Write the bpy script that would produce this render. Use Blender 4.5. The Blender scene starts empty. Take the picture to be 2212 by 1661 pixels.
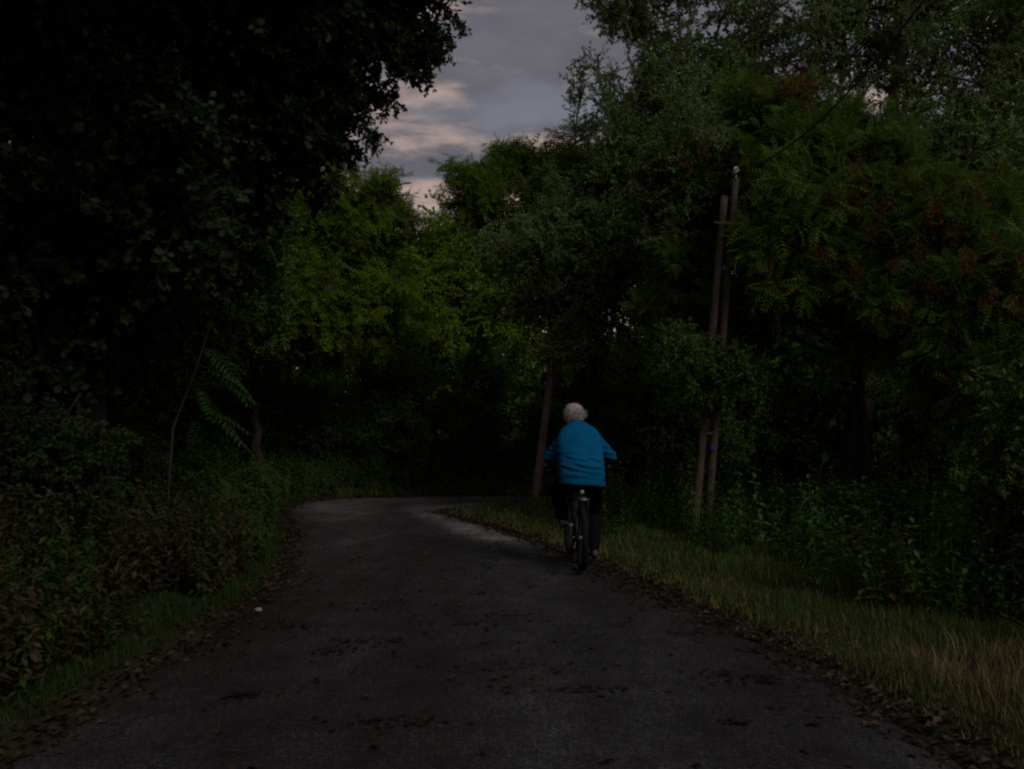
import bpy, bmesh, math, random
import numpy as np
from mathutils import Vector, Matrix, noise as mnoise

SC = bpy.context.scene
COL = SC.collection
R = math.radians

# ------------------------------------------------------------------ camera
F, CXP, CYP, HOR, CAMH = 1720.0, 1106.0, 830.5, 915.0, 1.6
PITCH = math.atan((HOR - CYP) / F)
cam_d = bpy.data.cameras.new('camera'); cam = bpy.data.objects.new('camera', cam_d); COL.objects.link(cam)
cam_d.sensor_width = 36.0; cam_d.lens = F / 2212 * 36.0
cam_d.clip_start = 0.05; cam_d.clip_end = 2000
cam.location = (0, 0, CAMH); cam.rotation_euler = (math.pi / 2 + PITCH, 0, 0)
SC.camera = cam

# ------------------------------------------------------------------ world: grey dusk cloud over a weak physical sky
SUN_EL, SUN_AZ = R(42), R(141)       # azimuth clockwise from +Y: the open sky lies behind to the right
W = bpy.data.worlds.new('World'); SC.world = W; W.use_nodes = True
nt = W.node_tree; nt.nodes.clear()
def wn(t, **k):
    n = nt.nodes.new(t)
    for a, b in k.items(): setattr(n, a, b)
    return n
def wl(a, b): nt.links.new(a, b)
sky = wn('ShaderNodeTexSky', sky_type='NISHITA'); sky.sun_disc = False
sky.sun_elevation = SUN_EL; sky.sun_rotation = SUN_AZ
tc = wn('ShaderNodeTexCoord')
def wnoise(scale3, scale, detail, rough, off=(0, 0, 0), dist=0.0):
    m = wn('ShaderNodeMapping'); m.inputs['Scale'].default_value = scale3; m.inputs['Location'].default_value = off
    wl(tc.outputs['Generated'], m.inputs['Vector'])
    n = wn('ShaderNodeTexNoise'); n.inputs['Scale'].default_value = scale
    n.inputs['Detail'].default_value = detail; n.inputs['Roughness'].default_value = rough
    n.inputs['Distortion'].default_value = dist
    wl(m.outputs['Vector'], n.inputs['Vector']); return n
def wramp(src, stops):
    r = wn('ShaderNodeValToRGB'); e = r.color_ramp.elements
    r.color_ramp.interpolation = 'EASE'
    while len(e) < len(stops): e.new(0.5)
    for q, (p, c) in zip(e, stops): q.position = p; q.color = (*c, 1) if len(c) == 3 else c
    wl(src, r.inputs['Fac']); return r
def wmix(f, a, b, mode='MIX'):
    m = wn('ShaderNodeMix', data_type='RGBA', blend_type=mode)
    if hasattr(f, 'links'): wl(f, m.inputs[0])
    else: m.inputs[0].default_value = f
    for s, v in ((6, a), (7, b)):
        if hasattr(v, 'links'): wl(v, m.inputs[s])
        else: m.inputs[s].default_value = (*v, 1)
    return m.outputs[2]
K = 8.0                              # cloud colours are given as seen, the background runs at strength 0.1
def k(c): return tuple(v * K for v in c)
big = wnoise((1, 1, 2.4), 3.2, 5, 0.55, (0.3, 0.1, 0.4), 0.3)
cloud = wramp(big.outputs['Fac'], [(0.30, k((0.118, 0.122, 0.152))), (0.50, k((0.150, 0.146, 0.172))), (0.68, k((0.205, 0.190, 0.212)))])
strk = wnoise((1, 1, 3.4), 6.5, 6, 0.58, (1.72, 0.35, 0.30), 0.15)
sep = wn('ShaderNodeSeparateXYZ'); wl(tc.outputs['Generated'], sep.inputs[0])
lift = wn('ShaderNodeMapRange'); lift.inputs['From Min'].default_value = 0.26; lift.inputs['From Max'].default_value = 0.40
lift.inputs['To Min'].default_value = 0.17; lift.inputs['To Max'].default_value = -0.035; wl(sep.outputs['Z'], lift.inputs['Value'])
sadd = wn('ShaderNodeMath', operation='ADD'); wl(strk.outputs['Fac'], sadd.inputs[0]); wl(lift.outputs[0], sadd.inputs[1])
sm = wramp(sadd.outputs[0], [(0.50, (0, 0, 0)), (0.70, (1, 1, 1))])
low = wramp(sep.outputs['Z'], [(0.10, (1, 1, 1)), (0.38, (0.9, 0.9, 0.9)), (0.70, (0.12, 0.12, 0.12))])
warmf = wn('ShaderNodeMath', operation='MULTIPLY'); wl(sm.outputs[0], warmf.inputs[0]); wl(low.outputs[0], warmf.inputs[1])
c2 = wmix(warmf.outputs[0], cloud.outputs[0], k((0.56, 0.41, 0.36)))
gap = wramp(wnoise((1, 1, 3.2), 3.6, 3, 0.5, (4.1, 2.2, 0.9)).outputs['Fac'], [(0.60, (0, 0, 0)), (0.76, (1, 1, 1))])
c3 = wmix(gap.outputs[0], c2, k((0.215, 0.225, 0.27)))
skys = wmix(1.0, sky.outputs[0], (0.035, 0.030, 0.028), 'MULTIPLY')
c4 = wmix(1.0, c3, skys, 'ADD')
bg = wn('ShaderNodeBackground'); bg.inputs['Strength'].default_value = 0.1
wl(c4, bg.inputs['Color'])
wo = wn('ShaderNodeOutputWorld'); wl(bg.outputs[0], wo.inputs['Surface'])

sd = bpy.data.lights.new('sun', 'SUN'); sd.energy = 1.3; sd.angle = R(22); sd.color = (1.0, 0.95, 0.90)
so = bpy.data.objects.new('sun', sd); COL.objects.link(so)
sv = Vector((math.sin(SUN_AZ) * math.cos(SUN_EL), math.cos(SUN_AZ) * math.cos(SUN_EL), math.sin(SUN_EL)))
so.rotation_euler = sv.to_track_quat('Z', 'Y').to_euler(); so.location = (6, -6, 20)

SC.view_settings.view_transform = 'Standard'; SC.view_settings.look = 'None'
SC.view_settings.exposure = 0.0; SC.view_settings.gamma = 1.0; SC.view_settings.use_curve_mapping = False
SC.render.engine = 'CYCLES'
SC.cycles.max_bounces = 6; SC.cycles.diffuse_bounces = 3; SC.cycles.glossy_bounces = 2
SC.cycles.transmission_bounces = 3; SC.cycles.transparent_max_bounces = 4
SC.cycles.use_denoising = False
SC.cycles.pixel_filter_type = 'BLACKMAN_HARRIS'; SC.cycles.filter_width = 2.3

# ------------------------------------------------------------------ helpers
def P(px, py, d):
    """point at distance d down the lane that the 2212 px wide photograph shows at px, py"""
    u = (px - CXP) / F; v = (CYP - py) / F
    y = math.cos(PITCH) - v * math.sin(PITCH); z = math.sin(PITCH) + v * math.cos(PITCH)
    return np.array((u / y * d, d, CAMH + z / y * d))

def sst(a, b_, x):
    t = np.clip((x - a) / (b_ - a), 0, 1); return t * t * (3 - 2 * t)
def tag(o, label=None, cat=None, group=None, kind=None):
    if label: o['label'] = label
    if cat: o['category'] = cat
    if group: o['group'] = group
    if kind: o['kind'] = kind
    return o
def link(o, parent=None):
    COL.objects.link(o)
    if parent is not None: o.parent = parent
    return o
def empty(name, loc=(0, 0, 0), rz=0.0):
    o = bpy.data.objects.new(name, None); o.location = loc; o.rotation_euler = (0, 0, rz); o.empty_display_size = 0.2
    return link(o)

def mat(name, base, rough=0.7, metal=0.0, spec=0.5):
    m = bpy.data.materials.new(name); m.use_nodes = True
    b = m.node_tree.nodes['Principled BSDF']
    b.inputs['Base Color'].default_value = (*base, 1); b.inputs['Roughness'].default_value = rough
    b.inputs['Metallic'].default_value = metal; b.inputs['Specular IOR Level'].default_value = spec
    return m
class NB:
    """short-hand node builder on a material"""
    def __init__(s, m): s.m = m; s.t = m.node_tree; s.b = s.t.nodes['Principled BSDF']
    def n(s, t, **k_):
        x = s.t.nodes.new(t)
        for a, b in k_.items(): setattr(x, a, b)
        return x
    def l(s, a, b): s.t.links.new(a, b)
    def noise(s, scale, detail=4, rough=0.5, vec=None, sc3=None):
        x = s.n('ShaderNodeTexNoise'); x.inputs['Scale'].default_value = scale
        x.inputs['Detail'].default_value = detail; x.inputs['Roughness'].default_value = rough
        if vec is None:
            g = s.n('ShaderNodeNewGeometry'); vec = g.outputs['Position']
        if sc3:
            mp = s.n('ShaderNodeMapping'); mp.inputs['Scale'].default_value = sc3; s.l(vec, mp.inputs[0]); vec = mp.outputs[0]
        s.l(vec, x.inputs['Vector']); return x.outputs['Fac']
    def ramp(s, src, stops):
        r = s.n('ShaderNodeValToRGB'); e = r.color_ramp.elements
        while len(e) < len(stops): e.new(0.5)
        for q, (p, c) in zip(e, stops): q.position = p; q.color = (*c, 1)
        s.l(src, r.inputs['Fac']); return r.outputs[0]
    def mix(s, f, a, b, mode='MIX'):
        m = s.n('ShaderNodeMix', data_type='RGBA', blend_type=mode)
        if hasattr(f, 'links'): s.l(f, m.inputs[0])
        else: m.inputs[0].default_value = f
        for q, v in ((6, a), (7, b)):
            if hasattr(v, 'links'): s.l(v, m.inputs[q])
            else: m.inputs[q].default_value = (*v, 1)
        return m.outputs[2]
    def bump(s, src, strength, dist):
        x = s.n('ShaderNodeBump'); x.inputs['Strength'].default_value = strength; x.inputs['Distance'].default_value = dist
        s.l(src, x.inputs['Height']); s.l(x.outputs[0], s.b.inputs['Normal'])

def leaf_mat(name, c_dark, c_light, c_odd, odd=0.06, transl=0.35, patch=0.5):
    """leaf colour from a per-leaf random number, a slow drift through the crown and a share of turned leaves"""
    m = mat(name, c_light, 0.62, 0, 0.16); b = NB(m)
    at = b.n('ShaderNodeAttribute', attribute_name='rnd')
    oi = b.n('ShaderNodeObjectInfo')
    pn = b.noise(patch, 3, 0.6)
    a1 = b.n('ShaderNodeMath', operation='MULTIPLY_ADD'); b.l(oi.outputs['Random'], a1.inputs[0]); a1.inputs[1].default_value = 0.35; b.l(pn, a1.inputs[2])
    a2 = b.n('ShaderNodeMath', operation='MULTIPLY_ADD'); b.l(at.outputs['Fac'], a2.inputs[0]); a2.inputs[1].default_value = 0.45; b.l(a1.outputs[0], a2.inputs[2])
    col = b.ramp(a2.outputs[0], [(0.45, c_dark), (1.15 if False else 1.0, c_light)])
    gt = b.n('ShaderNodeMath', operation='GREATER_THAN'); b.l(at.outputs['Fac'], gt.inputs[0]); gt.inputs[1].default_value = 1 - odd
    col = b.mix(gt.outputs[0], col, c_odd)
    b.l(col, b.b.inputs['Base Color'])
    tr = b.n('ShaderNodeBsdfTranslucent'); b.l(col, tr.inputs['Color'])
    mx = b.n('ShaderNodeMixShader'); mx.inputs[0].default_value = transl
    out = [n for n in b.t.nodes if n.type == 'OUTPUT_MATERIAL'][0]
    b.l(b.b.outputs[0], mx.inputs[1]); b.l(tr.outputs[0], mx.inputs[2]); b.l(mx.outputs[0], out.inputs['Surface'])
    return m

# ------------------------------------------------------------------ materials
M = {}
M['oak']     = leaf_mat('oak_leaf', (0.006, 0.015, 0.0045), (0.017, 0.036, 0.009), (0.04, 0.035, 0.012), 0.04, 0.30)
M['ash']     = leaf_mat('ash_leaf', (0.050, 0.110, 0.008), (0.135, 0.225, 0.014), (0.20, 0.15, 0.02), 0.08, 0.52)
M['lime']    = leaf_mat('lime_green_leaf', (0.095, 0.180, 0.008), (0.190, 0.310, 0.013), (0.24, 0.19, 0.02), 0.08, 0.55)
M['poplar']  = leaf_mat('poplar_leaf', (0.050, 0.100, 0.026), (0.125, 0.200, 0.052), (0.12, 0.12, 0.05), 0.05, 0.35)
M['sumac']   = leaf_mat('long_leaf', (0.024, 0.066, 0.008), (0.080, 0.150, 0.016), (0.19, 0.13, 0.02), 0.05, 0.42)
M['bush']    = leaf_mat('bush_leaf', (0.018, 0.055, 0.010), (0.055, 0.120, 0.020), (0.17, 0.12, 0.02), 0.06, 0.35)
M['nettle']  = leaf_mat('weed_leaf', (0.019, 0.054, 0.010), (0.050, 0.108, 0.018), (0.10, 0.07, 0.03), 0.10, 0.35, 0.8)
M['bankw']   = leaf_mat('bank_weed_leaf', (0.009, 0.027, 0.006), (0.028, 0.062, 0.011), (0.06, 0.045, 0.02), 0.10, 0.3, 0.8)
M['brownw']  = leaf_mat('withered_weed_leaf', (0.014, 0.016, 0.008), (0.034, 0.029, 0.014), (0.055, 0.030, 0.016), 0.25, 0.25, 0.9)
M['grass']   = leaf_mat('grass_blade', (0.020, 0.050, 0.010), (0.060, 0.105, 0.020), (0.20, 0.15, 0.06), 0.10, 0.35, 1.1)
M['drygrass']= leaf_mat('dry_grass_blade', (0.065, 0.065, 0.024), (0.17, 0.125, 0.058), (0.27, 0.19, 0.09), 0.25, 0.30, 1.3)
M['litter']  = leaf_mat('fallen_leaf_brown', (0.010, 0.007, 0.005), (0.034, 0.020, 0.012), (0.060, 0.034, 0.016), 0.07, 0.05, 2.0)
M['wetleaf'] = leaf_mat('wet_fallen_leaf', (0.004, 0.003, 0.0025), (0.013, 0.008, 0.006), (0.035, 0.017, 0.010), 0.08, 0.0, 2.0)
M['seed']    = leaf_mat('red_seed', (0.050, 0.007, 0.007), (0.105, 0.012, 0.011), (0.13, 0.05, 0.02), 0.05, 0.25)

def bark(name, a, c, vs=9.0):
    m = mat(name, c, 0.9, 0, 0.2); b = NB(m)
    f = b.noise(vs, 6, 0.65, sc3=(1, 1, 0.16))
    col = b.ramp(f, [(0.35, a), (0.65, c)])
    big_ = b.noise(2.0, 3, 0.5)
    col = b.mix(0.35, col, b.ramp(big_, [(0.4, tuple(v * 0.7 for v in a)), (0.6, tuple(v * 1.1 for v in c))]))
    b.l(col, b.b.inputs['Base Color']); b.bump(f, 0.7, 0.02)
    return m
M['bark'] = bark('dark_bark', (0.012, 0.010, 0.008), (0.036, 0.030, 0.024))
M['bark2'] = bark('grey_bark', (0.05, 0.045, 0.038), (0.14, 0.125, 0.10))
M['pole'] = bark('weathered_pole_wood', (0.032, 0.025, 0.019), (0.080, 0.062, 0.048), 22)

M['pole2'] = bark('pale_pole_wood', (0.07, 0.055, 0.043), (0.165, 0.13, 0.105), 22)
m = mat('asphalt', (0.06, 0.06, 0.062), 0.8, 0, 0.22); b = NB(m); M['asphalt'] = m
fine = b.noise(85, 5, 0.8); mid = b.noise(38, 5, 0.6); wide = b.noise(0.75, 5, 0.62, sc3=(1.0, 0.45, 1)); mott = b.noise(3.4, 5, 0.65)
col = b.ramp(wide, [(0.32, (0.0125, 0.0115, 0.0108)), (0.50, (0.0235, 0.0228, 0.0218)), (0.68, (0.035, 0.0345, 0.0335))])
col = b.mix(0.75, col, b.ramp(fine, [(0.36, (0.10, 0.10, 0.10)), (0.5, (0.75, 0.75, 0.76)), (0.62, (2.4, 2.3, 2.15))]), 'MULTIPLY')
agg = b.noise(42, 6, 0.85)
col = b.mix(0.9, col, b.ramp(agg, [(0.36, (0.25, 0.24, 0.24)), (0.5, (0.9, 0.9, 0.9)), (0.64, (2.6, 2.5, 2.4))]), 'MULTIPLY')
col = b.mix(0.75, col, b.ramp(mott, [(0.34, (0.45, 0.41, 0.38)), (0.58, (1.15, 1.15, 1.17))]), 'MULTIPLY')
lw = b.noise(0.42, 3, 0.55, sc3=(1.2, 0.5, 1))
col = b.mix(0.8, col, b.ramp(lw, [(0.40, (0.52, 0.46, 0.42)), (0.58, (1.15, 1.16, 1.2))]), 'MULTIPLY')
vo = b.n('ShaderNodeTexVoronoi', feature='DISTANCE_TO_EDGE'); vo.inputs['Scale'].default_value = 0.85
g = b.n('ShaderNodeNewGeometry'); ds = b.n('ShaderNodeMix', data_type='RGBA')
dn = b.n('ShaderNodeTexNoise'); dn.inputs['Scale'].default_value = 1.6; dn.inputs['Detail'].default_value = 6
b.l(g.outputs['Position'], dn.inputs['Vector']); ds.inputs[0].default_value = 0.4
b.l(g.outputs['Position'], ds.inputs[6]); b.l(dn.outputs['Color'], ds.inputs[7]); b.l(ds.outputs[2], vo.inputs['Vector'])
crk = b.ramp(vo.outputs['Distance'], [(0.0, (0.55, 0.54, 0.53)), (0.007, (1, 1, 1))])
gate = b.ramp(b.noise(0.6, 2, 0.5), [(0.50, (0, 0, 0)), (0.58, (1, 1, 1))])
crk = b.mix(gate, (1, 1, 1), crk)
col = b.mix(1.0, col, crk, 'MULTIPLY')
wn_ = b.n('ShaderNodeAttribute', attribute_name='pale_band')
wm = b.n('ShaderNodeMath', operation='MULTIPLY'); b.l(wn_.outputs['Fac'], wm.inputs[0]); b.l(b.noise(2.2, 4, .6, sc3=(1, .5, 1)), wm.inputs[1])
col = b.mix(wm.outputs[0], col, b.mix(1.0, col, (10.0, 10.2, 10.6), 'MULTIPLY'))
b.l(col, b.b.inputs['Base Color'])
rr = b.ramp(mott, [(0.35, (0.78, 0.78, 0.78)), (0.65, (0.60, 0.60, 0.60))]); b.l(rr, b.b.inputs['Roughness'])
hh = b.mix(0.4, fine, mid); b.bump(hh, 0.55, 0.006)

m = mat('soil', (0.06, 0.045, 0.03), 0.95, 0, 0.1); b = NB(m); M['soil'] = m
f1 = b.noise(6, 6, 0.65); f2 = b.noise(0.7, 4, 0.6); f3 = b.noise(60, 3, 0.6)
col = b.ramp(f1, [(0.3, (0.010, 0.008, 0.005)), (0.55, (0.026, 0.020, 0.013)), (0.75, (0.045, 0.034, 0.021))])
col = b.mix(b.ramp(f2, [(0.42, (0, 0, 0)), (0.6, (0.35, 0.35, 0.35))]), col, (0.016, 0.020, 0.008))
b.l(col, b.b.inputs['Base Color']); b.bump(b.mix(0.5, f1, f3), 0.8, 0.03)

# ------------------------------------------------------------------ numpy mesh building
def np_mesh(name, V, T, mats, mi=None, rnd=None, smooth=False):
    V = np.asarray(V, np.float32).reshape(-1, 3); T = np.asarray(T, np.int32).reshape(-1, 3)
    me = bpy.data.meshes.new(name)
    me.vertices.add(len(V)); me.vertices.foreach_set('co', V.ravel())
    me.loops.add(T.size); me.loops.foreach_set('vertex_index', T.ravel())
    me.polygons.add(len(T)); me.polygons.foreach_set('loop_start', np.arange(0, T.size, 3, dtype=np.int32))
    try: me.polygons.foreach_set('loop_total', np.full(len(T), 3, np.int32))
    except Exception: pass
    for x in mats: me.materials.append(x)
    if mi is not None: me.polygons.foreach_set('material_index', np.asarray(mi, np.int32))
    me.polygons.foreach_set('use_smooth', np.full(len(T), smooth, bool))
    if rnd is not None:
        a = me.attributes.new('rnd', 'FLOAT', 'POINT'); a.data.foreach_set('value', np.asarray(rnd, np.float32))
    me.update(calc_edges=True)
    return me
class Acc:
    """collects triangle soups: leaves on slot 0, wood on slot 1"""
    def __init__(s): s.V = []; s.T = []; s.M = []; s.R = []; s.n = 0
    def add(s, V, T, mi=0, rnd=None):
        V = np.asarray(V, float).reshape(-1, 3); T = np.asarray(T, int).reshape(-1, 3)
        s.V.append(V); s.T.append(T + s.n); s.M.append(np.full(len(T), mi)); s.n += len(V)
        s.R.append(np.zeros(len(V)) if rnd is None else np.broadcast_to(rnd, (len(V),)))
    def scatter(s, tpl, pos, ex, ez, scale, rng, mi=0, rnd=None):
        """tpl: (V,T) with leaf base at origin along +x, face up +z"""
        tv, tt = tpl; n = len(pos)
        if n == 0: return
        ex = ex / (np.linalg.norm(ex, axis=1, keepdims=True) + 1e-9)
        ey = np.cross(ez, ex); ey /= (np.linalg.norm(ey, axis=1, keepdims=True) + 1e-9)
        ez = np.cross(ex, ey)
        sc_ = np.broadcast_to(scale, (n,))[:, None, None]
        B = np.stack([ex, ey, ez], axis=1)
        V = np.einsum('vk,nkj->nvj', tv, B) * sc_ + pos[:, None, :]
        T = tt[None] + (np.arange(n) * len(tv))[:, None, None]
        r = rng.random(n) if rnd is None else rnd
        s.add(V.reshape(-1, 3), T.reshape(-1, 3), mi, np.repeat(r, len(tv)))
    def tube(s, pts, rad, sides=5, mi=1, cap=True):
        pts = np.asarray(pts, float); n = len(pts); rad = np.broadcast_to(rad, (n,))
        tg = np.gradient(pts, axis=0); tg /= (np.linalg.norm(tg, axis=1, keepdims=True) + 1e-9)
        ref = np.array((0, 0, 1.0)) if abs(tg[0][2]) < 0.9 else np.array((1.0, 0, 0))
        a = np.cross(tg, ref); a /= (np.linalg.norm(a, axis=1, keepdims=True) + 1e-9); c = np.cross(tg, a)
        th = np.linspace(0, 2 * np.pi, sides, endpoint=False)
        V = pts[:, None, :] + rad[:, None, None] * (np.cos(th)[None, :, None] * a[:, None, :] + np.sin(th)[None, :, None] * c[:, None, :])
        T = []
        for i in range(n - 1):
            for j in range(sides):
                p, q = i * sides + j, i * sides + (j + 1) % sides
                T += [(p, q, q + sides), (p, q + sides, p + sides)]
        V = V.reshape(-1, 3)
        if cap:
            V = np.vstack([V, pts[0], pts[-1]]); e0, e1 = len(V) - 2, len(V) - 1
            for j in range(sides):
                T.append((e0, (j + 1) % sides, j)); o = (n - 1) * sides
                T.append((e1, o + j, o + (j + 1) % sides))
        s.add(V, T, mi)
    def mesh(s, name, mats, smooth=False):
        return np_mesh(name, np.vstack(s.V), np.vstack(s.T), mats, np.concatenate(s.M), np.concatenate(s.R), smooth)

def kite(L, Wd, fold=0.18, bend=0.0):
    V = np.array([(0, 0, 0), (L * 0.45, Wd / 2, fold * Wd), (L, 0, -bend * L), (L * 0.45, -Wd / 2, fold * Wd), (L * 0.5, 0, 0)], float)
    return V, np.array([(0, 4, 1), (1, 4, 2), (0, 3, 4), (3, 2, 4)])
def kite2(L, Wd, fold=0.2):
    V = np.array([(0, 0, 0), (L * 0.45, Wd / 2, fold * Wd), (L, 0, 0), (L * 0.45, -Wd / 2, fold * Wd)], float)
    return V, np.array([(0, 2, 1), (0, 3, 2)])
def lobed(L):
    o = [(0, 0), (.18, .06), (.25, .22), (.36, .17), (.46, .38), (.60, .22), (.70, .40), (.80, .17), (.88, .20), (1, 0)]
    up = [(x * L, y * L, 0.10 * L * y) for x, y in o]; dn_ = [(x * L, -y * L, 0.10 * L * y) for x, y in o[1:-1]]
    V = np.array(up + dn_ + [(L * 0.5, 0, -0.02 * L)], float); c = len(V) - 1
    ring = list(range(len(o))) + [len(o) + i for i in reversed(range(len(dn_)))]
    T = [(c, ring[i], ring[(i + 1) % len(ring)]) for i in range(len(ring))]
    return V, np.array(T)[:, ::-1]
def frond(L, pairs, lf, w, droop=0.25, swept=0.5):
    """a pinnate leaf: rachis with pairs of leaflets hanging from it"""
    A = Acc(); t = np.linspace(0, 1, 6)
    A.tube(np.stack([t * L, 0 * t, -droop * L * t ** 2], 1), np.linspace(0.004, 0.0012, 6) * (L / 0.4), 3, 0, False)
    rng = np.random.default_rng(5)
    pos, ex = [], []
    for i in range(pairs):
        u = 0.16 + 0.80 * i / max(1, pairs - 1)
        p = (u * L, 0, -droop * L * u * u)
        for sgn in (-1, 1):
            pos.append(p); ex.append((swept + 0.25 * u, sgn, -0.35 - 0.3 * u + rng.normal(0, .12)))
    pos.append((L, 0, -droop * L)); ex.append((1, 0, -0.6))
    A.scatter(kite2(lf, w), np.array(pos), np.array(ex, float), np.tile((0, 0, 1.0), (len(pos), 1)),
              1 - 0.35 * np.abs(np.linspace(-1, 1, len(pos))) ** 2, rng)
    return np.vstack(A.V), np.vstack(A.T)

TPL = dict(oak=lobed(0.10), ash=frond(0.22, 4, 0.075, 0.032, 0.2), sumac=frond(0.30, 7, 0.085, 0.027, 0.38),
           poplar=kite2(0.066, 0.034), ovate=kite(0.075, 0.042), lime=kite2(0.085, 0.06))

def make_bough(name, seed, leaf, leafmat, L=1.3, nside=13, gap=0.05, droop=0.28, sub=3, spread=1.0, size=1.0, barkm='bark', up=0.0, flat=0.5):
    rng = np.random.default_rng(seed); A = Acc()
    def curve(p0, d0, ln, dr, n=6):
        pts = [np.array(p0, float)]; d = np.array(d0, float); d /= np.linalg.norm(d)
        for i in range(n):
            d = d + rng.normal(0, 0.10, 3) + np.array((0, 0, -dr / n)); d /= np.linalg.norm(d)
            pts.append(pts[-1] + d * ln / n)
        return np.array(pts)
    main = curve((0, 0, 0), (1, 0, up), L, droop, 9)
    A.tube(main, np.linspace(0.016, 0.003, len(main)) * L, 4)
    tw = [main[4:]]
    for i in range(nside):
        t = 0.10 + 0.86 * (i + rng.random() * 0.7) / nside
        p = main[int(t * 9)] + (main[min(9, int(t * 9) + 1)] - main[int(t * 9)]) * (t * 9 % 1)
        d = main[min(9, int(t * 9) + 1)] - main[int(t * 9)]; d /= np.linalg.norm(d)
        az = (i % 2) * math.pi + rng.normal(0, 0.9)
        side = np.array((0, math.cos(az), flat * math.sin(az) + 0.25))
        ln = L * spread * (0.62 - 0.36 * t) * rng.uniform(0.7, 1.25)
        c = curve(p, d * 0.6 + side, ln, droop * 1.2, 6)
        A.tube(c, np.linspace(0.006, 0.002, len(c)) * L, 3, 1, False); tw.append(c)
        for j in range(sub):
            kk = 1 + j % 5; dd = c[kk + 1] - c[kk]; dd /= np.linalg.norm(dd)
            c2_ = curve(c[kk], dd + rng.normal(0, 0.75, 3), ln * rng.uniform(0.3, 0.55), droop * 1.5, 4)
            A.tube(c2_, np.linspace(0.003, 0.0015, len(c2_)) * L, 3, 1, False); tw.append(c2_)
    pos, ex = [], []
    for c in tw:
        seg = np.linalg.norm(np.diff(c, axis=0), axis=1); tot = seg.sum(); cum = np.concatenate([[0], np.cumsum(seg)])
        n = max(2, int(tot / gap)); tt = np.sort(rng.uniform(0.12, 1, n)) * tot
        for q, x in enumerate(tt):
            i = min(len(seg) - 1, np.searchsorted(cum, x, 'right') - 1); fr = (x - cum[i]) / seg[i]
            p = c[i] + (c[i + 1] - c[i]) * fr; d = (c[i + 1] - c[i]) / seg[i]
            pos.append(p); ex.append(d * 0.7 + rng.normal(0, 0.75, 3) + np.array((0, 0, -0.35)))
        for _ in range(2): pos.append(c[-1]); ex.append(c[-1] - c[-2] + rng.normal(0, 0.05, 3))
    pos = np.array(pos); ex = np.array(ex)
    ez = np.tile((0, 0, 1.0), (len(pos), 1)) + rng.normal(0, 0.55, (len(pos), 3))
    A.scatter(TPL[leaf], pos, ex, ez, size * rng.uniform(0.65, 1.25, len(pos)), rng)
    return A.mesh(name, [M[leafmat], M[barkm]])

BO = {}
BO['oak'] = [make_bough('oak_bough', 10 + i, 'oak', 'oak', 1.4, 15, 0.035, 0.3, 4) for i in range(4)]
BO['ash'] = [make_bough('ash_bough', 20 + i, 'ash', 'ash', 1.4, 12, 0.085, 0.35, 3) for i in range(3)]
BO['sumac'] = [make_bough('long_leaf_bough', 30 + i, 'sumac', 'sumac', 1.3, 12, 0.075, 0.15, 3, up=0.3) for i in range(4)]
BO['poplar'] = [make_bough('poplar_bough', 40 + i, 'poplar', 'poplar', 1.5, 16, 0.020, 0.15, 4, up=0.5, flat=0.9, barkm='bark2') for i in range(4)]
BO['lime'] = [make_bough('lime_bough', 50 + i, 'lime', 'lime', 1.6, 14, 0.045, 0.45, 4) for i in range(3)]
M['shadebush'] = leaf_mat('dark_shade_leaf', (0.008, 0.020, 0.006), (0.022, 0.044, 0.011), (0.05, 0.05, 0.015), 0.04, 0.25)  # darker copy of the bush leaf, left-bank shade put into its colour
BO['shadebush'] = [make_bough('dark_bough', 65 + i, 'ovate', 'shadebush', 1.0, 13, 0.030, 0.5, 4, flat=0.9) for i in range(3)]
BO['bush'] = [make_bough('bush_bough', 60 + i, 'ovate', 'bush', 1.0, 13, 0.030, 0.5, 4, flat=0.9) for i in range(4)]

def place_bough(sp, parent, base, p, d, s, rng, name='leafy_bough'):
    o = bpy.data.objects.new(name, BO[sp][rng.integers(len(BO[sp]))])
    d = Vector(d).normalized()
    q = d.to_track_quat('X', 'Z')
    q = q @ Matrix.Rotation(rng.normal(0, 0.5), 3, 'X').to_quaternion()
    o.rotation_mode = 'QUATERNION'; o.rotation_quaternion = q
    o.location = Vector(p) - Vector(base); o.scale = (s, s, s)
    return link(o, parent)

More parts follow.
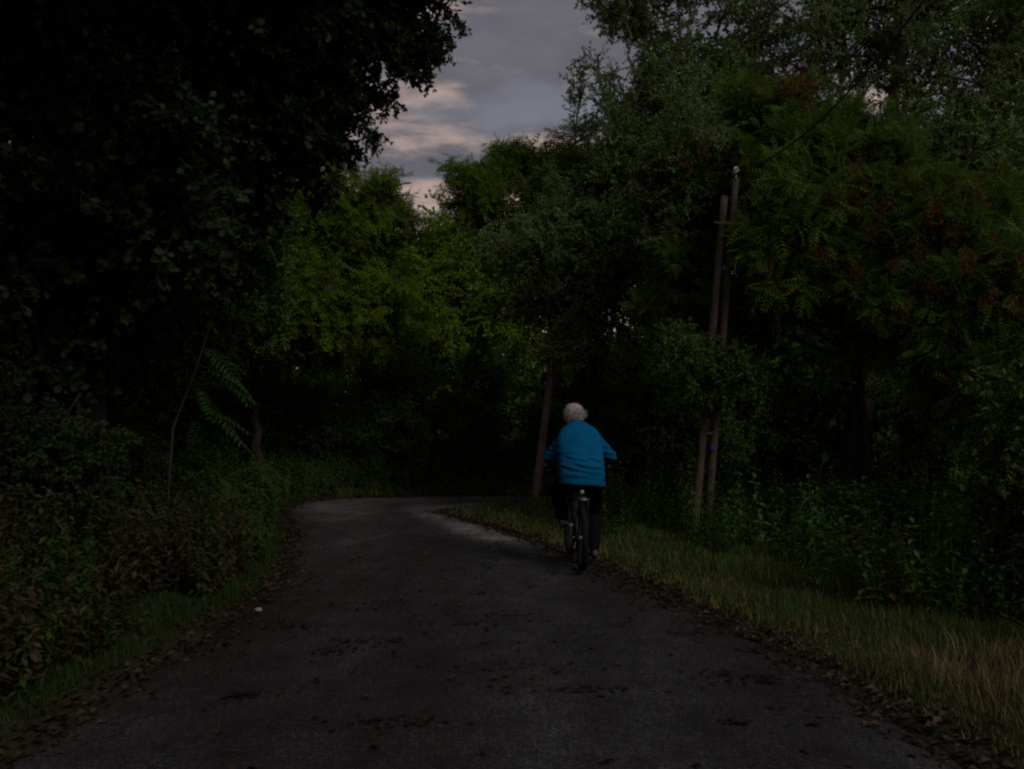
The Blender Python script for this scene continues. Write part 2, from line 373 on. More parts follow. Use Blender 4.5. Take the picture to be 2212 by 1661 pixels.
def tree(name, label, cat, sp, base, trunk, blobs, r0=0.14, group=None, dens=1.0, barkm='bark', seed=1, gravity=0.15, limbs=True, zmin=0.3, sc=1.0):
    """blobs: (centre xyz, (rx,ry,rz), number of boughs)"""
    rng = np.random.default_rng(seed); base = np.array(base, float)
    t = empty(name, base); tag(t, label, cat, group)
    A = Acc(); tp = np.array(trunk, float); n = 14
    u = np.linspace(0, len(tp) - 1, n); tp2 = np.stack([np.interp(u, range(len(tp)), tp[:, a]) for a in range(3)], 1)
    tp2[1:-1] += rng.normal(0, 0.035, (n - 2, 3))
    rad = r0 * (1 - 0.75 * np.linspace(0, 1, n)); rad[0] *= 1.35
    A.tube(tp2 - base, rad, 9)
    tr = link(bpy.data.objects.new('trunk', A.mesh('trunk', [M[barkm], M[barkm]], True)), t)
    for bl_ in blobs:
        c, rr_, nb = bl_[:3]; spx = bl_[3] if len(bl_) > 3 else sp
        c = np.array(c, float); rr_ = np.array(rr_, float)
        if limbs and len(bl_) == 3 and rr_.mean() > .55:
            j = int(np.argmin(np.linalg.norm(tp2 - (c - np.array((0, 0, 0.35 * np.linalg.norm(c - tp2[-1])))), axis=1)))
            j = min(j, n - 2); p0 = tp2[j]; mid_ = (p0 + c) / 2 + rng.normal(0, 0.12, 3) + np.array((0, 0, -0.08 * np.linalg.norm(c - p0)))
            s_ = np.linspace(0, 1, 8)[:, None]; pts = (1 - s_) ** 2 * p0 + 2 * s_ * (1 - s_) * mid_ + s_ ** 2 * (c - 0.25 * (c - p0) / (np.linalg.norm(c - p0) + .01) * rr_.mean())
            B = Acc(); B.tube(pts - base, np.linspace(rad[j] * 0.6, 0.012, 8), 6)
            link(bpy.data.objects.new('limb', B.mesh('limb', [M[barkm], M[barkm]], True)), tr)
        for _ in range(max(1, int(nb * dens))):
            v = rng.normal(0, 1, 3); v /= np.linalg.norm(v)
            rad_ = rng.random() ** 0.45
            s = sc * rng.uniform(0.75, 1.2) * min(1, .32 + .75 * rr_.mean())
            tip = c + v * rr_ * rad_
            d = v * 0.9 + rng.normal(0, 0.35, 3) + np.array((0, 0, -gravity))
            d /= np.linalg.norm(d)
            p = tip - d * 1.0 * s
            if p[2] < zmin: p[2] = zmin + rng.random() * 0.4
            place_bough(spx, t, base, p, d, s, rng)
    return t

# ------------------------------------------------------------------ the lane and the ground
LE = [(-2.5, -9), (-2.5, 0), (-2.46, 3.8), (-2.42, 5.7), (-2.35, 7.2), (-2.5, 8.6), (-3.05, 11), (-3.8, 13.4), (-4.3, 15.2), (-4.1, 16.6), (-3.2, 17.3), (-2, 17.6), (0, 17.7), (3, 17.5), (8, 16.6), (20, 13.4), (42, 7)]
RE = [(2.4, -9), (2.35, 0), (2.22, 3.7), (1.95, 5.7), (1.52, 7.15), (1.18, 8.5), (0.58, 10.2), (-0.15, 12.1), (-0.84, 13.5), (-1.25, 14.25), (-1.1, 14.85), (-0.6, 15.15), (0.4, 15.2), (3, 14.9), (8, 14.0), (19, 10.8), (41, 4.4)]
def crom(pts, n):
    p = np.array([pts[0]] + list(pts) + [pts[-1]], float); out = []
    for i in range(1, len(p) - 2):
        t = np.linspace(0, 1, n, endpoint=False)[:, None]
        a, b_, c, d = p[i - 1], p[i], p[i + 1], p[i + 2]
        out.append(0.5 * ((2 * b_) + (-a + c) * t + (2 * a - 5 * b_ + 4 * c - d) * t ** 2 + (-a + 3 * b_ - 3 * c + d) * t ** 3))
    out.append(p[-2][None]); return np.vstack(out)
NSEG = 26
L2, R2 = crom(LE, NSEG), crom(RE, NSEG)
_rg = np.random.default_rng(3)
def jag(a, amp):
    n = len(a); w = np.zeros(n)
    for f_, q in ((0.05, 1), (0.16, .6), (0.5, .45), (1.3, .4)): w += q * np.sin(np.arange(n) * f_ * 2 + _rg.random() * 6)
    tg = np.gradient(a, axis=0); nn = np.stack([tg[:, 1], -tg[:, 0]], 1); nn /= np.linalg.norm(nn, axis=1, keepdims=True)
    return a + nn * (w * amp + _rg.normal(0, amp * 0.5, n))[:, None]
L3, R3 = jag(L2, 0.022), jag(R2, 0.026)
NC = 26
cs = np.linspace(0, 1, NC)
RV = []
for i in range(len(L3)):
    q = L3[i][None] * (1 - cs[:, None]) + R3[i][None] * cs[:, None]
    z = 0.035 * (1 - (2 * cs - 1) ** 2)
    z = z + 0.006 * np.sin(q[:, 0] * 2.1 + q[:, 1] * 1.3) + 0.004 * np.sin(q[:, 1] * 3.7)
    z[0] = -0.05; z[-1] = -0.05
    RV.append(np.column_stack([q, z]))
RV = np.vstack(RV); RT = []
for i in range(len(L3) - 1):
    for j in range(NC - 1):
        a = i * NC + j; RT += [(a, a + 1, a + NC + 1), (a, a + NC + 1, a + NC)]
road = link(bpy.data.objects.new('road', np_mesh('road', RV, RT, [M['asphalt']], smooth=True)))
_q = RV; _c = np.tile(cs, len(L3))
pale_band = np.exp(-((_c - .86) / .11) ** 2) * sst(9.2, 11.5, _q[:, 1]) * (1 - sst(15.0, 17.0, _q[:, 1])) + .38 * np.exp(-((_c - .30) / .30) ** 2) * sst(12.3, 14.2, _q[:, 1])  # paler band near the right edge and a patch before the bend
_a = road.data.attributes.new('pale_band', 'FLOAT', 'POINT'); _a.data.foreach_set('value', np.clip(pale_band, 0, 1).astype(np.float32))
tag(road, 'narrow grey asphalt lane bending round to the right behind the grass', kind='structure')

poly = np.vstack([L2, R2[::-1]])
def inside(x, y):
    r = np.zeros(x.shape, bool); n = len(poly); j = n - 1
    for i in range(n):
        xi, yi = poly[i]; xj, yj = poly[j]
        if yi != yj:
            c = ((yi > y) != (yj > y)) & (x < (xj - xi) * (y - yi) / (yj - yi) + xi); r ^= c
        j = i
    return r
def pdist(x, y, pl):
    best = np.full(x.shape, 1e9)
    for i in range(0, len(pl) - 1):
        a, b_ = pl[i], pl[i + 1]; d = b_ - a; l2 = d @ d + 1e-12
        t = np.clip(((x - a[0]) * d[0] + (y - a[1]) * d[1]) / l2, 0, 1)
        best = np.minimum(best, (x - a[0] - t * d[0]) ** 2 + (y - a[1] - t * d[1]) ** 2)
    return np.sqrt(best)
LEc, REc = L2[::4], R2[::4]
def field(x, y):
    x = np.asarray(x, float); y = np.asarray(y, float)
    return pdist(x, y, LEc), pdist(x, y, REc), inside(x, y)
def wav(x, y):
    return (np.sin(x * 0.9 + 1.3) * np.cos(y * 0.7) * 0.5 + np.sin(x * 2.3 + y * 1.7) * 0.25 + np.sin(x * 5.1 - y * 4.3) * 0.12)
def height(x, y, f=None):
    dl, dr, ins = f if f is not None else field(x, y)
    left = dl < dr
    d = np.minimum(dl, dr)
    zl = -0.02 + 0.06 * sst(0, 0.25, d) + 0.75 * sst(0.5, 3.4, d) + 0.5 * sst(3, 9, d)
    zr = -0.02 + 0.06 * sst(0, 0.3, d) + 0.10 * sst(0.3, 1.2, d) - 0.20 * sst(1.9, 4.5, d)
    z = np.where(left, zl, zr) + wav(x, y) * 0.07 * sst(0.2, 1.5, d)
    return np.where(ins, -0.10 * sst(0, 0.25, d) - 0.02, z)

def axis(lo, hi, st, far):
    a = list(np.arange(lo, hi + 1e-6, st)); s = st; x = hi
    while x < far: s *= 1.35; x += s; a.append(x)
    s = st; x = lo; pre = []
    while x > -far: s *= 1.35; x -= s; pre.append(x)
    return np.array(pre[::-1] + a)
gx, gy = axis(-9, 9, 0.13, 600), axis(-2, 26, 0.13, 600)
XX, YY = np.meshgrid(gx, gy); ff = field(XX.ravel(), YY.ravel())
ZZ = height(XX.ravel(), YY.ravel(), ff)
GV = np.column_stack([XX.ravel(), YY.ravel(), ZZ]); nx, ny = len(gx), len(gy)
ii = (np.arange(ny - 1)[:, None] * nx + np.arange(nx - 1)[None]).ravel()
GT = np.concatenate([np.stack([ii, ii + 1, ii + nx + 1], 1), np.stack([ii, ii + nx + 1, ii + nx], 1)])
ground = link(bpy.data.objects.new('ground', np_mesh('ground', GV, GT, [M['soil']], smooth=True)))
tag(ground, 'dark earth of the verges and the banks beside the lane', kind='structure')

# ------------------------------------------------------------------ trees
rng0 = np.random.default_rng(77)
def B(px, py, d, r, n, dd=None, rz=None):
    """blob seen at px,py (photo at 2212 px wide) at distance d, radius r metres"""
    return (P(px, py, d), (r, dd or r, rz or r), n)
def gz(x, y): return float(height(np.array([x]), np.array([y]))[0])

# near oak on the left, its dark boughs hanging over the lane
bx, by = -4.6, 8.4
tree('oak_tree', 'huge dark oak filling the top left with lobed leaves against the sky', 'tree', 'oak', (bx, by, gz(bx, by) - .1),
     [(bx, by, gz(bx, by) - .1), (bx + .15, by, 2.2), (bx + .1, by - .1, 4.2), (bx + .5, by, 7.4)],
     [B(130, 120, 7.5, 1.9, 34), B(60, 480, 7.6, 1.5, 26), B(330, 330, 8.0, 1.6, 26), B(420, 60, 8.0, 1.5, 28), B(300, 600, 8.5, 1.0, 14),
      ((-4.2, 4.5, 6.2), (2.6, 2.6, 1.6), 34), ((-7.0, 5.0, 5.4), (2.2, 3.0, 2.0), 34), ((-5.5, 1.0, 6.2), (2.6, 2.6, 1.5), 24), ((-4.4, 9.0, 8.2), (2.8, 2.6, 1.4), 30), ((-2.8, 2.0, 6.8), (2.0, 2.2, 1.3), 26), ((-2.0, 6.0, 8.3), (1.8, 1.9, 1.0), 22),  # unseen boughs overhead, added to shade the left bank and lane
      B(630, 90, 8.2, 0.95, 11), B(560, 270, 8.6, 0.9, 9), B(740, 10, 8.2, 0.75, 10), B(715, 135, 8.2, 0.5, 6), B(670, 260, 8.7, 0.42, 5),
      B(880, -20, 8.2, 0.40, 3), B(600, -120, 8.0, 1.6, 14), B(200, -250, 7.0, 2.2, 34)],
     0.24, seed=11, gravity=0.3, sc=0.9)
# twigs at the crown edge, each one a part of the oak
oak = bpy.data.objects['oak_tree']
for (x0, y0, x1, y1, d, s) in [(880, 70, 985, 96, 8.2, .5), (830, 60, 930, 84, 8.2, .62), (820, 130, 905, 150, 8.2, .5), (880, -10, 990, 20, 8.2, .6), (800, 110, 900, 150, 8.3, .6), (770, 190, 845, 215, 8.4, .5),
                               (740, 255, 825, 272, 8.5, .5), (690, 300, 770, 335, 8.8, .5), (820, -40, 930, -60, 8.1, .7), (690, 180, 790, 200, 8.4, .6)]:
    a, c = P(x0, y0, d), P(x1, y1, d - .1)
    place_bough('oak', oak, np.array(oak.location), a, c - a, s * .8, rng0, 'leafy_twig')

def simple_tree(name, label, cat, sp, x, y, top, blobs, r0, seed, barkm='bark', lean=(0, 0), **kw):
    z0 = gz(x, y) - .1
    return tree(name, label, cat, sp, (x, y, z0), [(x, y, z0), (x + lean[0] * .4, y + lean[1] * .4, top * .45), (x + lean[0], y + lean[1], top)], blobs, r0, seed=seed, barkm=barkm, **kw)

# ash-like trees on the far left side of the bend
simple_tree('ash_tree', 'ash tree with feathery yellowish leaves reaching up beside the sky gap', 'tree', 'ash', -5.6, 17.5, 4.8,
     [B(835, 430, 17, 0.62, 9), B(745, 460, 17, 1.0, 14), B(650, 430, 17, 1.2, 15), B(560, 470, 16.5, 1.4, 18), B(790, 560, 17.5, 1.3, 18),
      B(660, 560, 16.5, 1.5, 20), B(870, 450, 17, .35, 3), B(560, 620, 16.5, 1.4, 14), B(700, 680, 17, 1.3, 14), B(480, 380, 16, 1.6, 18), B(820, 660, 18, 1.1, 12)], 0.13, 21)
simple_tree('maple_tree', 'shaded tree behind the oak with bright leaf patch at its edge', 'tree', 'bush', -6.3, 12.5, 5,
     [B(480, 560, 12, 1.2, 34), B(540, 500, 12, .6, 12), B(400, 700, 11.5, 1.2, 30), B(330, 480, 12, 1.6, 30), B(520, 680, 13, 1.0, 20), B(300, 800, 11, 1.1, 24)], 0.12, 22, sc=1.15)
# far yellow-green trees closing the view above the bend
simple_tree('lime_tree', 'bright yellow-green tree far off below the sky gap', 'tree', 'lime', -2.0, 27, 7,
     [B(1000, 600, 26, 1.9, 34), B(900, 570, 26, 1.3, 20), B(1080, 590, 25, 1.5, 22), B(950, 540, 26.5, .9, 12), B(1000, 690, 25, 2.2, 28), B(860, 650, 25, 1.6, 20), B(1060, 530, 26, .8, 8)], 0.16, 23, sc=1.25)
simple_tree('lime_tree', 'yellow-green tree behind the ash, left of the brightest crown', 'tree', 'lime', -7.0, 25, 7,
     [B(800, 590, 24, 1.7, 26), B(700, 590, 24, 1.9, 26), B(760, 660, 23, 1.8, 20), B(620, 600, 23, 1.8, 20)], 0.16, 24, sc=1.25)
simple_tree('locust_tree', 'tree with arching feathery crown leaning out right of the sky gap', 'tree', 'ash', 2.1, 17.5, 5.6,
     [B(1120, 345, 16.5, .75, 6), B(1060, 385, 16.5, .45, 4), B(1020, 380, 16.5, .2, 2), B(1090, 330, 16.5, .4, 5), B(1045, 375, 16.2, .6, 6), B(1010, 405, 16.2, .5, 5), B(1210, 350, 16.5, .8, 10), B(1040, 450, 16.5, .35, 3),
      B(1130, 450, 16.5, .8, 6), B(1240, 440, 16.5, 1.1, 14), B(1290, 560, 16, 1.2, 14)], 0.12, 25, lean=(-.4, 0))
# grey-green poplars on the right
simple_tree('poplar_tree', 'tall grey-green poplar at the right side of the sky gap', 'tree', 'poplar', 3.9, 15.8, 8.0,
     [B(1350, 60, 15, .8, 4), B(1300, 160, 15, .4, 2), B(1390, 200, 15, .9, 5), B(1310, 290, 15, .7, 4), B(1430, 340, 15, 1.2, 9), B(1340, 420, 15, 1.1, 14),
      B(1260, 500, 14.8, 1.0, 16), B(1180, 570, 14.8, .8, 12), B(1380, 560, 14.8, 1.2, 20), B(1270, 660, 14.6, 1.1, 20), B(1180, 680, 14.8, .7, 12), B(1195, 760, 13.8, .35, 7), B(1400, -60, 15, 1.4, 14)],
     0.15, 26, 'bark2', gravity=-0.2)
simple_tree('poplar_tree', 'tall poplar with open crown above the utility pole', 'tree', 'poplar', 7.0, 16.5, 10.5,
     [B(1550, 60, 15.5, 1.3, 8), B(1500, 200, 15.5, 1.1, 7), B(1630, 130, 15.5, 1.0, 5), B(1560, 320, 15, 1.4, 16), B(1450, 130, 16, .8, 3), B(1580, -80, 15.5, 1.5, 8)],
     0.16, 27, 'bark2', gravity=-0.2)
simple_tree('poplar_tree', 'poplar with dark slanting trunk showing through at the top right', 'tree', 'poplar', 5.55, 13.2, 9.6,
     [B(1830, 30, 14, 1.2, 7), B(1860, 150, 14, .9, 5), B(1960, 60, 14, 1.2, 8), B(2010, 220, 13.5, 1.1, 8), B(1920, -80, 14, 1.6, 9)],
     0.24, 28, 'bark', lean=(1.3, 0), gravity=-0.2)
simple_tree('poplar_tree', 'pale leafy poplar in the top right corner', 'tree', 'poplar', 10.6, 13.5, 10,
     [B(2110, 90, 13, .9, 4), B(2230, 0, 13, 1.2, 8), B(2080, 330, 12.5, 1.2, 18), B(2200, 350, 12.5, 1.3, 20), B(2290, 200, 13, 1.2, 14), B(2150, 470, 12.5, 1.2, 18)],
     0.16, 29, 'bark2', gravity=-0.2)
# tree with red seed clusters
sm_t = simple_tree('seed_cluster_tree', 'broad green tree with dark red seed clusters at its top, right of the utility pole', 'tree', 'sumac', 5.0, 11.3, 5.0,
     [B(1650, 290, 11.7, .6, 12), B(1735, 235, 10.8, .35, 5), B(1570, 390, 12.4, .8, 18), B(1745, 390, 10.7, .9, 17), B(1820, 370, 10.6, .7, 12),
      B(1520, 500, 12.3, .8, 16), B(1570, 790, 9.9, .5, 7) + ('bush',), B(1480, 770, 10.0, .5, 7) + ('bush',), B(1530, 850, 9.9, .4, 5) + ('bush',), B(1500, 300, 11.5, .7, 9) + ('poplar',), B(1450, 420, 11.8, .8, 10) + ('poplar',), B(1800, 290, 10.9, .35, 3), B(1670, 500, 11.5, .8, 16), B(1780, 500, 10.3, 1.0, 17), B(1760, 620, 10.6, .9, 13), B(1660, 640, 11.0, .7, 11), B(1480, 610, 11.6, .7, 12), B(1880, 660, 10.2, .8, 11)], 0.10, 31, gravity=0.05, sc=.8)
sm_r = simple_tree('seed_cluster_tree', 'yellowish green tree with red seed clusters spreading to the right edge', 'tree', 'sumac', 7.0, 10.0, 4.2,
     [B(1905, 400, 10.2, .5, 8), B(1990, 430, 10, .4, 5), B(2110, 500, 9.8, .5, 6), B(2200, 560, 9.6, .5, 7), B(1970, 520, 10, .8, 14), B(2060, 560, 9.8, .8, 14), B(1900, 590, 10, .8, 14),
      B(2150, 620, 9.5, .8, 15), B(2060, 700, 9.6, .8, 13), B(2210, 740, 9.2, .8, 14), B(2130, 850, 9.3, .8, 10), B(1970, 690, 9.8, .7, 10)], 0.10, 32, gravity=0.05, sc=.8)
rs = np.random.default_rng(9)
sv_ = rs.normal(0, 1, (150, 3)) * (0.075, .075, .11)
A = Acc(); A.scatter(kite2(0.045, 0.016), sv_, rs.normal(0, 1, (150, 3)) + (0, 0, -.8), rs.normal(0, 1, (150, 3)), 1.0, rs)
seedme = A.mesh('seed_cluster', [M['seed']])
for (x, y, d, s) in [(1720, 150, 10.2, 1.5), (1690, 165, 10.1, 1.1), (1750, 160, 10.2, 1.3), (1745, 190, 10.1, 1.0), (1520, 290, 10.2, .9), (1480, 330, 10.3, .9), (1860, 380, 9.8, 1.3), (1855, 330, 9.8, 1.0),
                     (1830, 400, 9.8, 1.0), (1910, 420, 9.6, 1.1), (1955, 350, 9.6, 1.1), (2020, 432, 9.2, 1.5), (2110, 390, 9.0, 1.4), (2060, 480, 9.0, 1.2), (1985, 520, 9.2, 1.0), (2090, 540, 8.9, 1.2),
                     (2140, 620, 8.8, 1.1), (2190, 640, 8.7, 1.2), (1790, 400, 9.8, .9), (1690, 430, 9.9, .8), (1770, 520, 9.7, .9), (1850, 560, 9.5, .9), (1400, 480, 10.4, .7), (1960, 640, 9.2, .9), (2010, 600, 9.1, .9),
                     (2180, 740, 8.6, 1.0), (1880, 470, 9.5, .9), (1930, 545, 9.3, .8), (2150, 500, 8.8, .9), (2200, 545, 8.7, 1.0)]:
    o = bpy.data.objects.new('seed_cluster', seedme); host = sm_t if x < 1870 else sm_r; o.location = Vector(P(x, y + 25, d - .35)) - host.location; s *= .64; o['kind'] = 'stuff'
    o.scale = (s, s, s * 1.2); o.rotation_euler = rs.uniform(0, 6, 3) * (0.1, .1, 1); link(o, host)

# shrubs and shaded small trees along both sides
def shrub(label, x, y, r, h, n, seed, sp='bush', sc=.75, cat='bush', name='bush', dens=1.0):
    z = gz(x, y) - .05; rg = np.random.default_rng(seed)
    bl = [((x + rg.normal(0, .25) * r, y + rg.normal(0, .25) * r, z + h * (0.35 + .4 * rg.random())), (r * .8, r * .8, h * .42), n // 3) for _ in range(3)]
    return tree(name, label, cat, sp, (x, y, z), [(x, y, z), (x, y, z + h * .3), (x + .1, y, z + h * .75)], bl, 0.035, seed=seed, sc=sc, gravity=.1, zmin=z + .05, dens=dens)
shrub('tall shady bush at the right edge, nearest on that side', 4.35, 6.3, 1.0, 2.6, 54, 41)
shrub('bush behind the nearest one at the right edge', 5.4, 7.6, 1.2, 3.2, 60, 42)
shrub('low dark bush between the brace pole and the right bushes', 4.6, 9.6, 1.0, 1.3, 34, 43)
shrub('dark bush in the black hollow right of the pole', 6.2, 12.0, 1.5, 2.6, 50, 44)
shrub('bush beside the pole pair, left of it', 2.5, 14.6, 1.0, 3.0, 50, 45)
shrub('tall bush behind the cyclist, between the two poles', 1.9, 16.2, 1.1, 4.2, 60, 46)
shrub('bush beyond the pole pair', 4.3, 15.0, 1.4, 4.0, 60, 47)
shrub('shaded bush at the outer side of the bend', -3.4, 20.6, 1.6, 3.4, 54, 48)
shrub('shaded bush beyond the bend below the bright trees', -0.6, 21.5, 1.7, 3.6, 54, 49)
shrub('bush beyond the bend, left of the far pole', 1.6, 20.6, 1.4, 3.4, 44, 50)
shrub('dark bush over the bend on the left', -6.2, 18.6, 1.6, 3.4, 54, 51)
shrub('tall bush on the left bank behind the ferny sapling', -5.6, 10.6, 1.3, 3.4, 66, 52, 'shadebush')
shrub('dark bush on the left bank under the oak', -5.4, 6.6, 1.3, 2.8, 66, 53, 'shadebush')
shrub('bush at the left edge nearest the camera', -4.6, 4.6, .8, 1.6, 40, 54, 'shadebush')
shrub('bush on the bank left of the bend', -6.6, 14.4, 1.5, 3.4, 60, 55)

shrub('low green bush crowding the left road edge before the bend', -3.25, 8.9, .6, .9, 20, 56, 'bush', .5)
shrub('round green bush at the left road edge nearer the bend', -3.75, 10.9, .8, 1.2, 26, 57, 'bush', .6)
shrub('dense bush hiding the foot of the oak', -4.1, 7.1, .9, 2.0, 40, 58, 'shadebush', .7)
shrub('dark bush between the oak and the ferny sapling', -4.6, 9.6, .9, 2.2, 40, 59, 'shadebush', .7)
for _i, (_x, _t) in enumerate([(-6.4, 'leftmost'), (-4.6, 'second from the left'), (-2.7, 'middle'), (-.9, 'second from the right'), (1.0, 'rightmost')]):
    shrub('low dark bush on the outer bank of the bend, %s of five' % _t, _x, 19.4 + .3 * math.sin(_x * 3), 1.0, 2.0, 34, 120 + _i, 'bush', .75)
# deep wood behind, reading as one dark mass
def woods(label, spots, seed, mat_, leafL=0.26, n=6500):
    rg = np.random.default_rng(seed); A = Acc()
    for (x, y, r, h) in spots:
        nn = int(n * (r * h) / 12)
        c = rg.normal(0, 1, (nn // 40, 3)); c /= np.linalg.norm(c, axis=1, keepdims=True); c *= rg.random((len(c), 1)) ** .4
        c = c * (r, r, h * .55) + (x, y, h * .5)
        p = np.repeat(c, 40, 0) + rg.normal(0, .30, (len(c) * 40, 3)); p = p[p[:, 2] > -.2]
        A.scatter(kite2(leafL, leafL * .6), p, rg.normal(0, 1, p.shape) + (0, 0, -.3), rg.normal(0, .6, p.shape) + (0, 0, 1), rg.uniform(.6, 1.2, len(p)), rg)
        A.tube([(x, y, -.2), (x + .2, y, h * .7)], [.16, .05], 6)
    o = link(bpy.data.objects.new('woods', A.mesh('woods', [M[mat_], M['bark']])))
    return tag(o, label, 'woods', kind='stuff')
woods('dark wood closing off everything behind the bend and the roadside trees',
      [(x, 33 + 3 * math.sin(x), 3.0, 6.6 + 1.0 * math.sin(x * 1.7)) for x in range(-24, 22, 3)] + [(x, 29 + math.sin(x), 2.4, 3.2) for x in range(-24, 30, 2)], 5, 'bush')
woods('dark wood at the right behind the tree with red clusters', [(10 + 1.0 * i, 18.5 - i * 1.1, 2.4, 6.2) for i in range(0, 9)] + [(5.5, 20.5, 2.2, 6), (8, 19.5, 2.2, 6), (4.5, 24, 2.4, 5)] + [(7.5 + 1.1 * i, 16.0 - i * .9, 1.9, 3.6) for i in range(0, 9)], 6, 'bush')
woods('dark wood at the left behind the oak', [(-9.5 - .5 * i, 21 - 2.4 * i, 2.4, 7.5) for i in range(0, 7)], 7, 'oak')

# ferny sapling on the left: each long leaf is a part
def frond_mesh(seed, L):
    rg = np.random.default_rng(seed); A = Acc(); v, t = frond(L, 10, 0.125, 0.034, .45, .35)
    A.add(v, t, 0, np.repeat(rg.random(1) * .8, len(v))); return A.mesh('frond', [M['bankw']])
fm = [frond_mesh(i, .50 + .06 * i) for i in range(3)]
sx, sy = -3.28, 8.0; sz = gz(sx, sy)
sap = empty('sapling', (sx, sy, sz)); tag(sap, 'slender sapling on the left bank with long drooping ferny leaves', 'sapling')
A = Acc(); A.tube([(0, 0, -.05), (-.16, 0, .7), (-.10, -.05, 1.5), (.10, 0, 2.1), (.22, 0, 2.5)], [.014, .012, .010, .007, .004], 6)
link(bpy.data.objects.new('stem', A.mesh('stem', [M['bark'], M['bark']], True)), sap)
rg = np.random.default_rng(4)
for i in range(14):
    h = 1.5 + 1.0 * i / 16; az = rg.uniform(-1.2, 1.0)
    o = bpy.data.objects.new('frond', fm[i % 3]); o.location = (.05 + .1 * h / 2, 0, h)
    o.rotation_euler = (rg.normal(0, .35), -.25 + rg.random() * .55, az); link(o, sap)

# ------------------------------------------------------------------ undergrowth and grass
def sample(n, xr, yr, cond, seed):
    rg = np.random.default_rng(seed); x = rg.uniform(*xr, n); y = rg.uniform(*yr, n)
    f = field(x, y); left = f[0] < f[1]; d = np.minimum(f[0], f[1])
    m_ = (~f[2]) & cond(x, y, d, left, rg); x, y, d, left = x[m_], y[m_], d[m_], left[m_]
    return x, y, height(x, y), d, left, rg
def weed_tpl(seed, h, leafL, pairs):
    rg = np.random.default_rng(seed); A = Acc()
    A.tube([(0, 0, 0), (.02, .01, h * .5), (.04, -.01, h)], [.004, .003, .0015], 3, 0, False)
    pos, ex = [], []
    for i in range(pairs):
        u = .2 + .8 * i / (pairs - 1); a = i * 1.57 + rg.normal(0, .3)
        for s_ in (0, math.pi):
            pos.append((.03 * u, 0, h * u)); ex.append((math.cos(a + s_ + rg.normal(0, .4)), math.sin(a + s_ + rg.normal(0, .4)), .3 - 1.0 * rg.random()))
    A.scatter(kite2(leafL, leafL * .5), np.array(pos), np.array(ex), np.tile((0, 0, 1.), (len(pos), 1)), 1.1 - .5 * np.linspace(0, 1, len(pos)), rg)
    return np.vstack(A.V), np.vstack(A.T)
WT = [weed_tpl(1, .5, .085, 7), weed_tpl(2, .75, .10, 8), weed_tpl(3, .35, .075, 6)]
def weeds(label, n, xr, yr, cond, seed, mat_, s0=.7, s1=1.2, name='undergrowth'):
    x, y, z, d, left, rg = sample(n, xr, yr, cond, seed); A = Acc(); pick = rg.integers(0, 3, len(x))
    for q in range(3):
        k_ = pick == q; c = int(k_.sum()); a = rg.uniform(0, 6.28, c)
        ez = np.stack([rg.normal(0, .34, c), rg.normal(0, .34, c), np.ones(c)], 1)
        A.scatter(WT[q], np.stack([x, y, z], 1)[k_], np.stack([np.cos(a), np.sin(a), 0 * a], 1), ez, rg.uniform(s0, s1, c), rg)
    o = link(bpy.data.objects.new(name, A.mesh(name, [M[mat_]])))
    return tag(o, label, 'undergrowth', kind='stuff')
def patchn(x, y, s=.8, o=0): return np.sin(x * s * 2.1 + o) * np.cos(y * s * 1.7 + o * 2) + .5 * np.sin(x * s * 4.7 + y * s * 3.1 + o)
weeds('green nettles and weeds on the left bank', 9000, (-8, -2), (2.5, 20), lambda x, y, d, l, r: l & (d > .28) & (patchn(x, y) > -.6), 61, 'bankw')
weeds('brown withered weeds on the near left bank', 5000, (-6, -2.4), (2.4, 9), lambda x, y, d, l, r: l & (d > .3) & (patchn(x, y, 1.1, 2) > -.3), 62, 'brownw')
weeds('nettles crowding the foot of the bushes on the right', 7000, (1.2, 8), (4, 17), lambda x, y, d, l, r: (~l) & (d > 1.45 + .45 * patchn(x, y, 1.2, 1)) & (patchn(x, y, 1.7, 4) > -.8), 63, 'nettle', .4, 1.35)
weeds('weeds across the outer bank of the bend', 3600, (-8, 6), (17.4, 23), lambda x, y, d, l, r: l & (d > .5), 64, 'nettle', .6, 1.0)
weeds('low weeds at the foot of the near pole on the verge tip', 1500, (-.2, 4.5), (10.5, 15), lambda x, y, d, l, r: (~l) & (d > .75), 65, 'nettle', .4, .75)

def grass(label, n, xr, yr, cond, seed, mat_, h0, h1, w=.006, bend=.5, name='grass'):
    x, y, z, d, left, rg = sample(n, xr, yr, cond, seed); c = len(x); a = rg.uniform(0, 6.28, c)
    h = rg.uniform(h0, h1, c) * (.75 + .35 * patchn(x, y, 2.3, 3)); h = np.clip(h, .03, 2); ln = rg.uniform(.1, 1, c) * bend * h
    wd = np.maximum(w, .0011 * y)[:, None] * np.stack([np.cos(a), np.sin(a)], 1)
    dx = np.stack([-np.sin(a), np.cos(a)], 1); dx += rg.normal(0, .5, dx.shape)
    p = np.stack([x, y, z - .01], 1)
    def at(u, side):
        q = p.copy(); q[:, :2] += dx * (ln * u ** 2)[:, None] + side * wd * (1 - u) * .5; q[:, 2] += h * u * (1 - .25 * u * bend); return q
    V = np.stack([at(0, -1), at(0, 1), at(.55, -1.3), at(.55, 1.3), at(1, 0)], 1).reshape(-1, 3)
    T = (np.array([(0, 1, 3), (0, 3, 2), (2, 3, 4)])[None] + (np.arange(c) * 5)[:, None, None]).reshape(-1, 3)
    o = link(bpy.data.objects.new(name, np_mesh(name, V, T, [M[mat_]], rnd=np.repeat(rg.random(c), 5))))
    return tag(o, label, 'grass', kind='stuff')
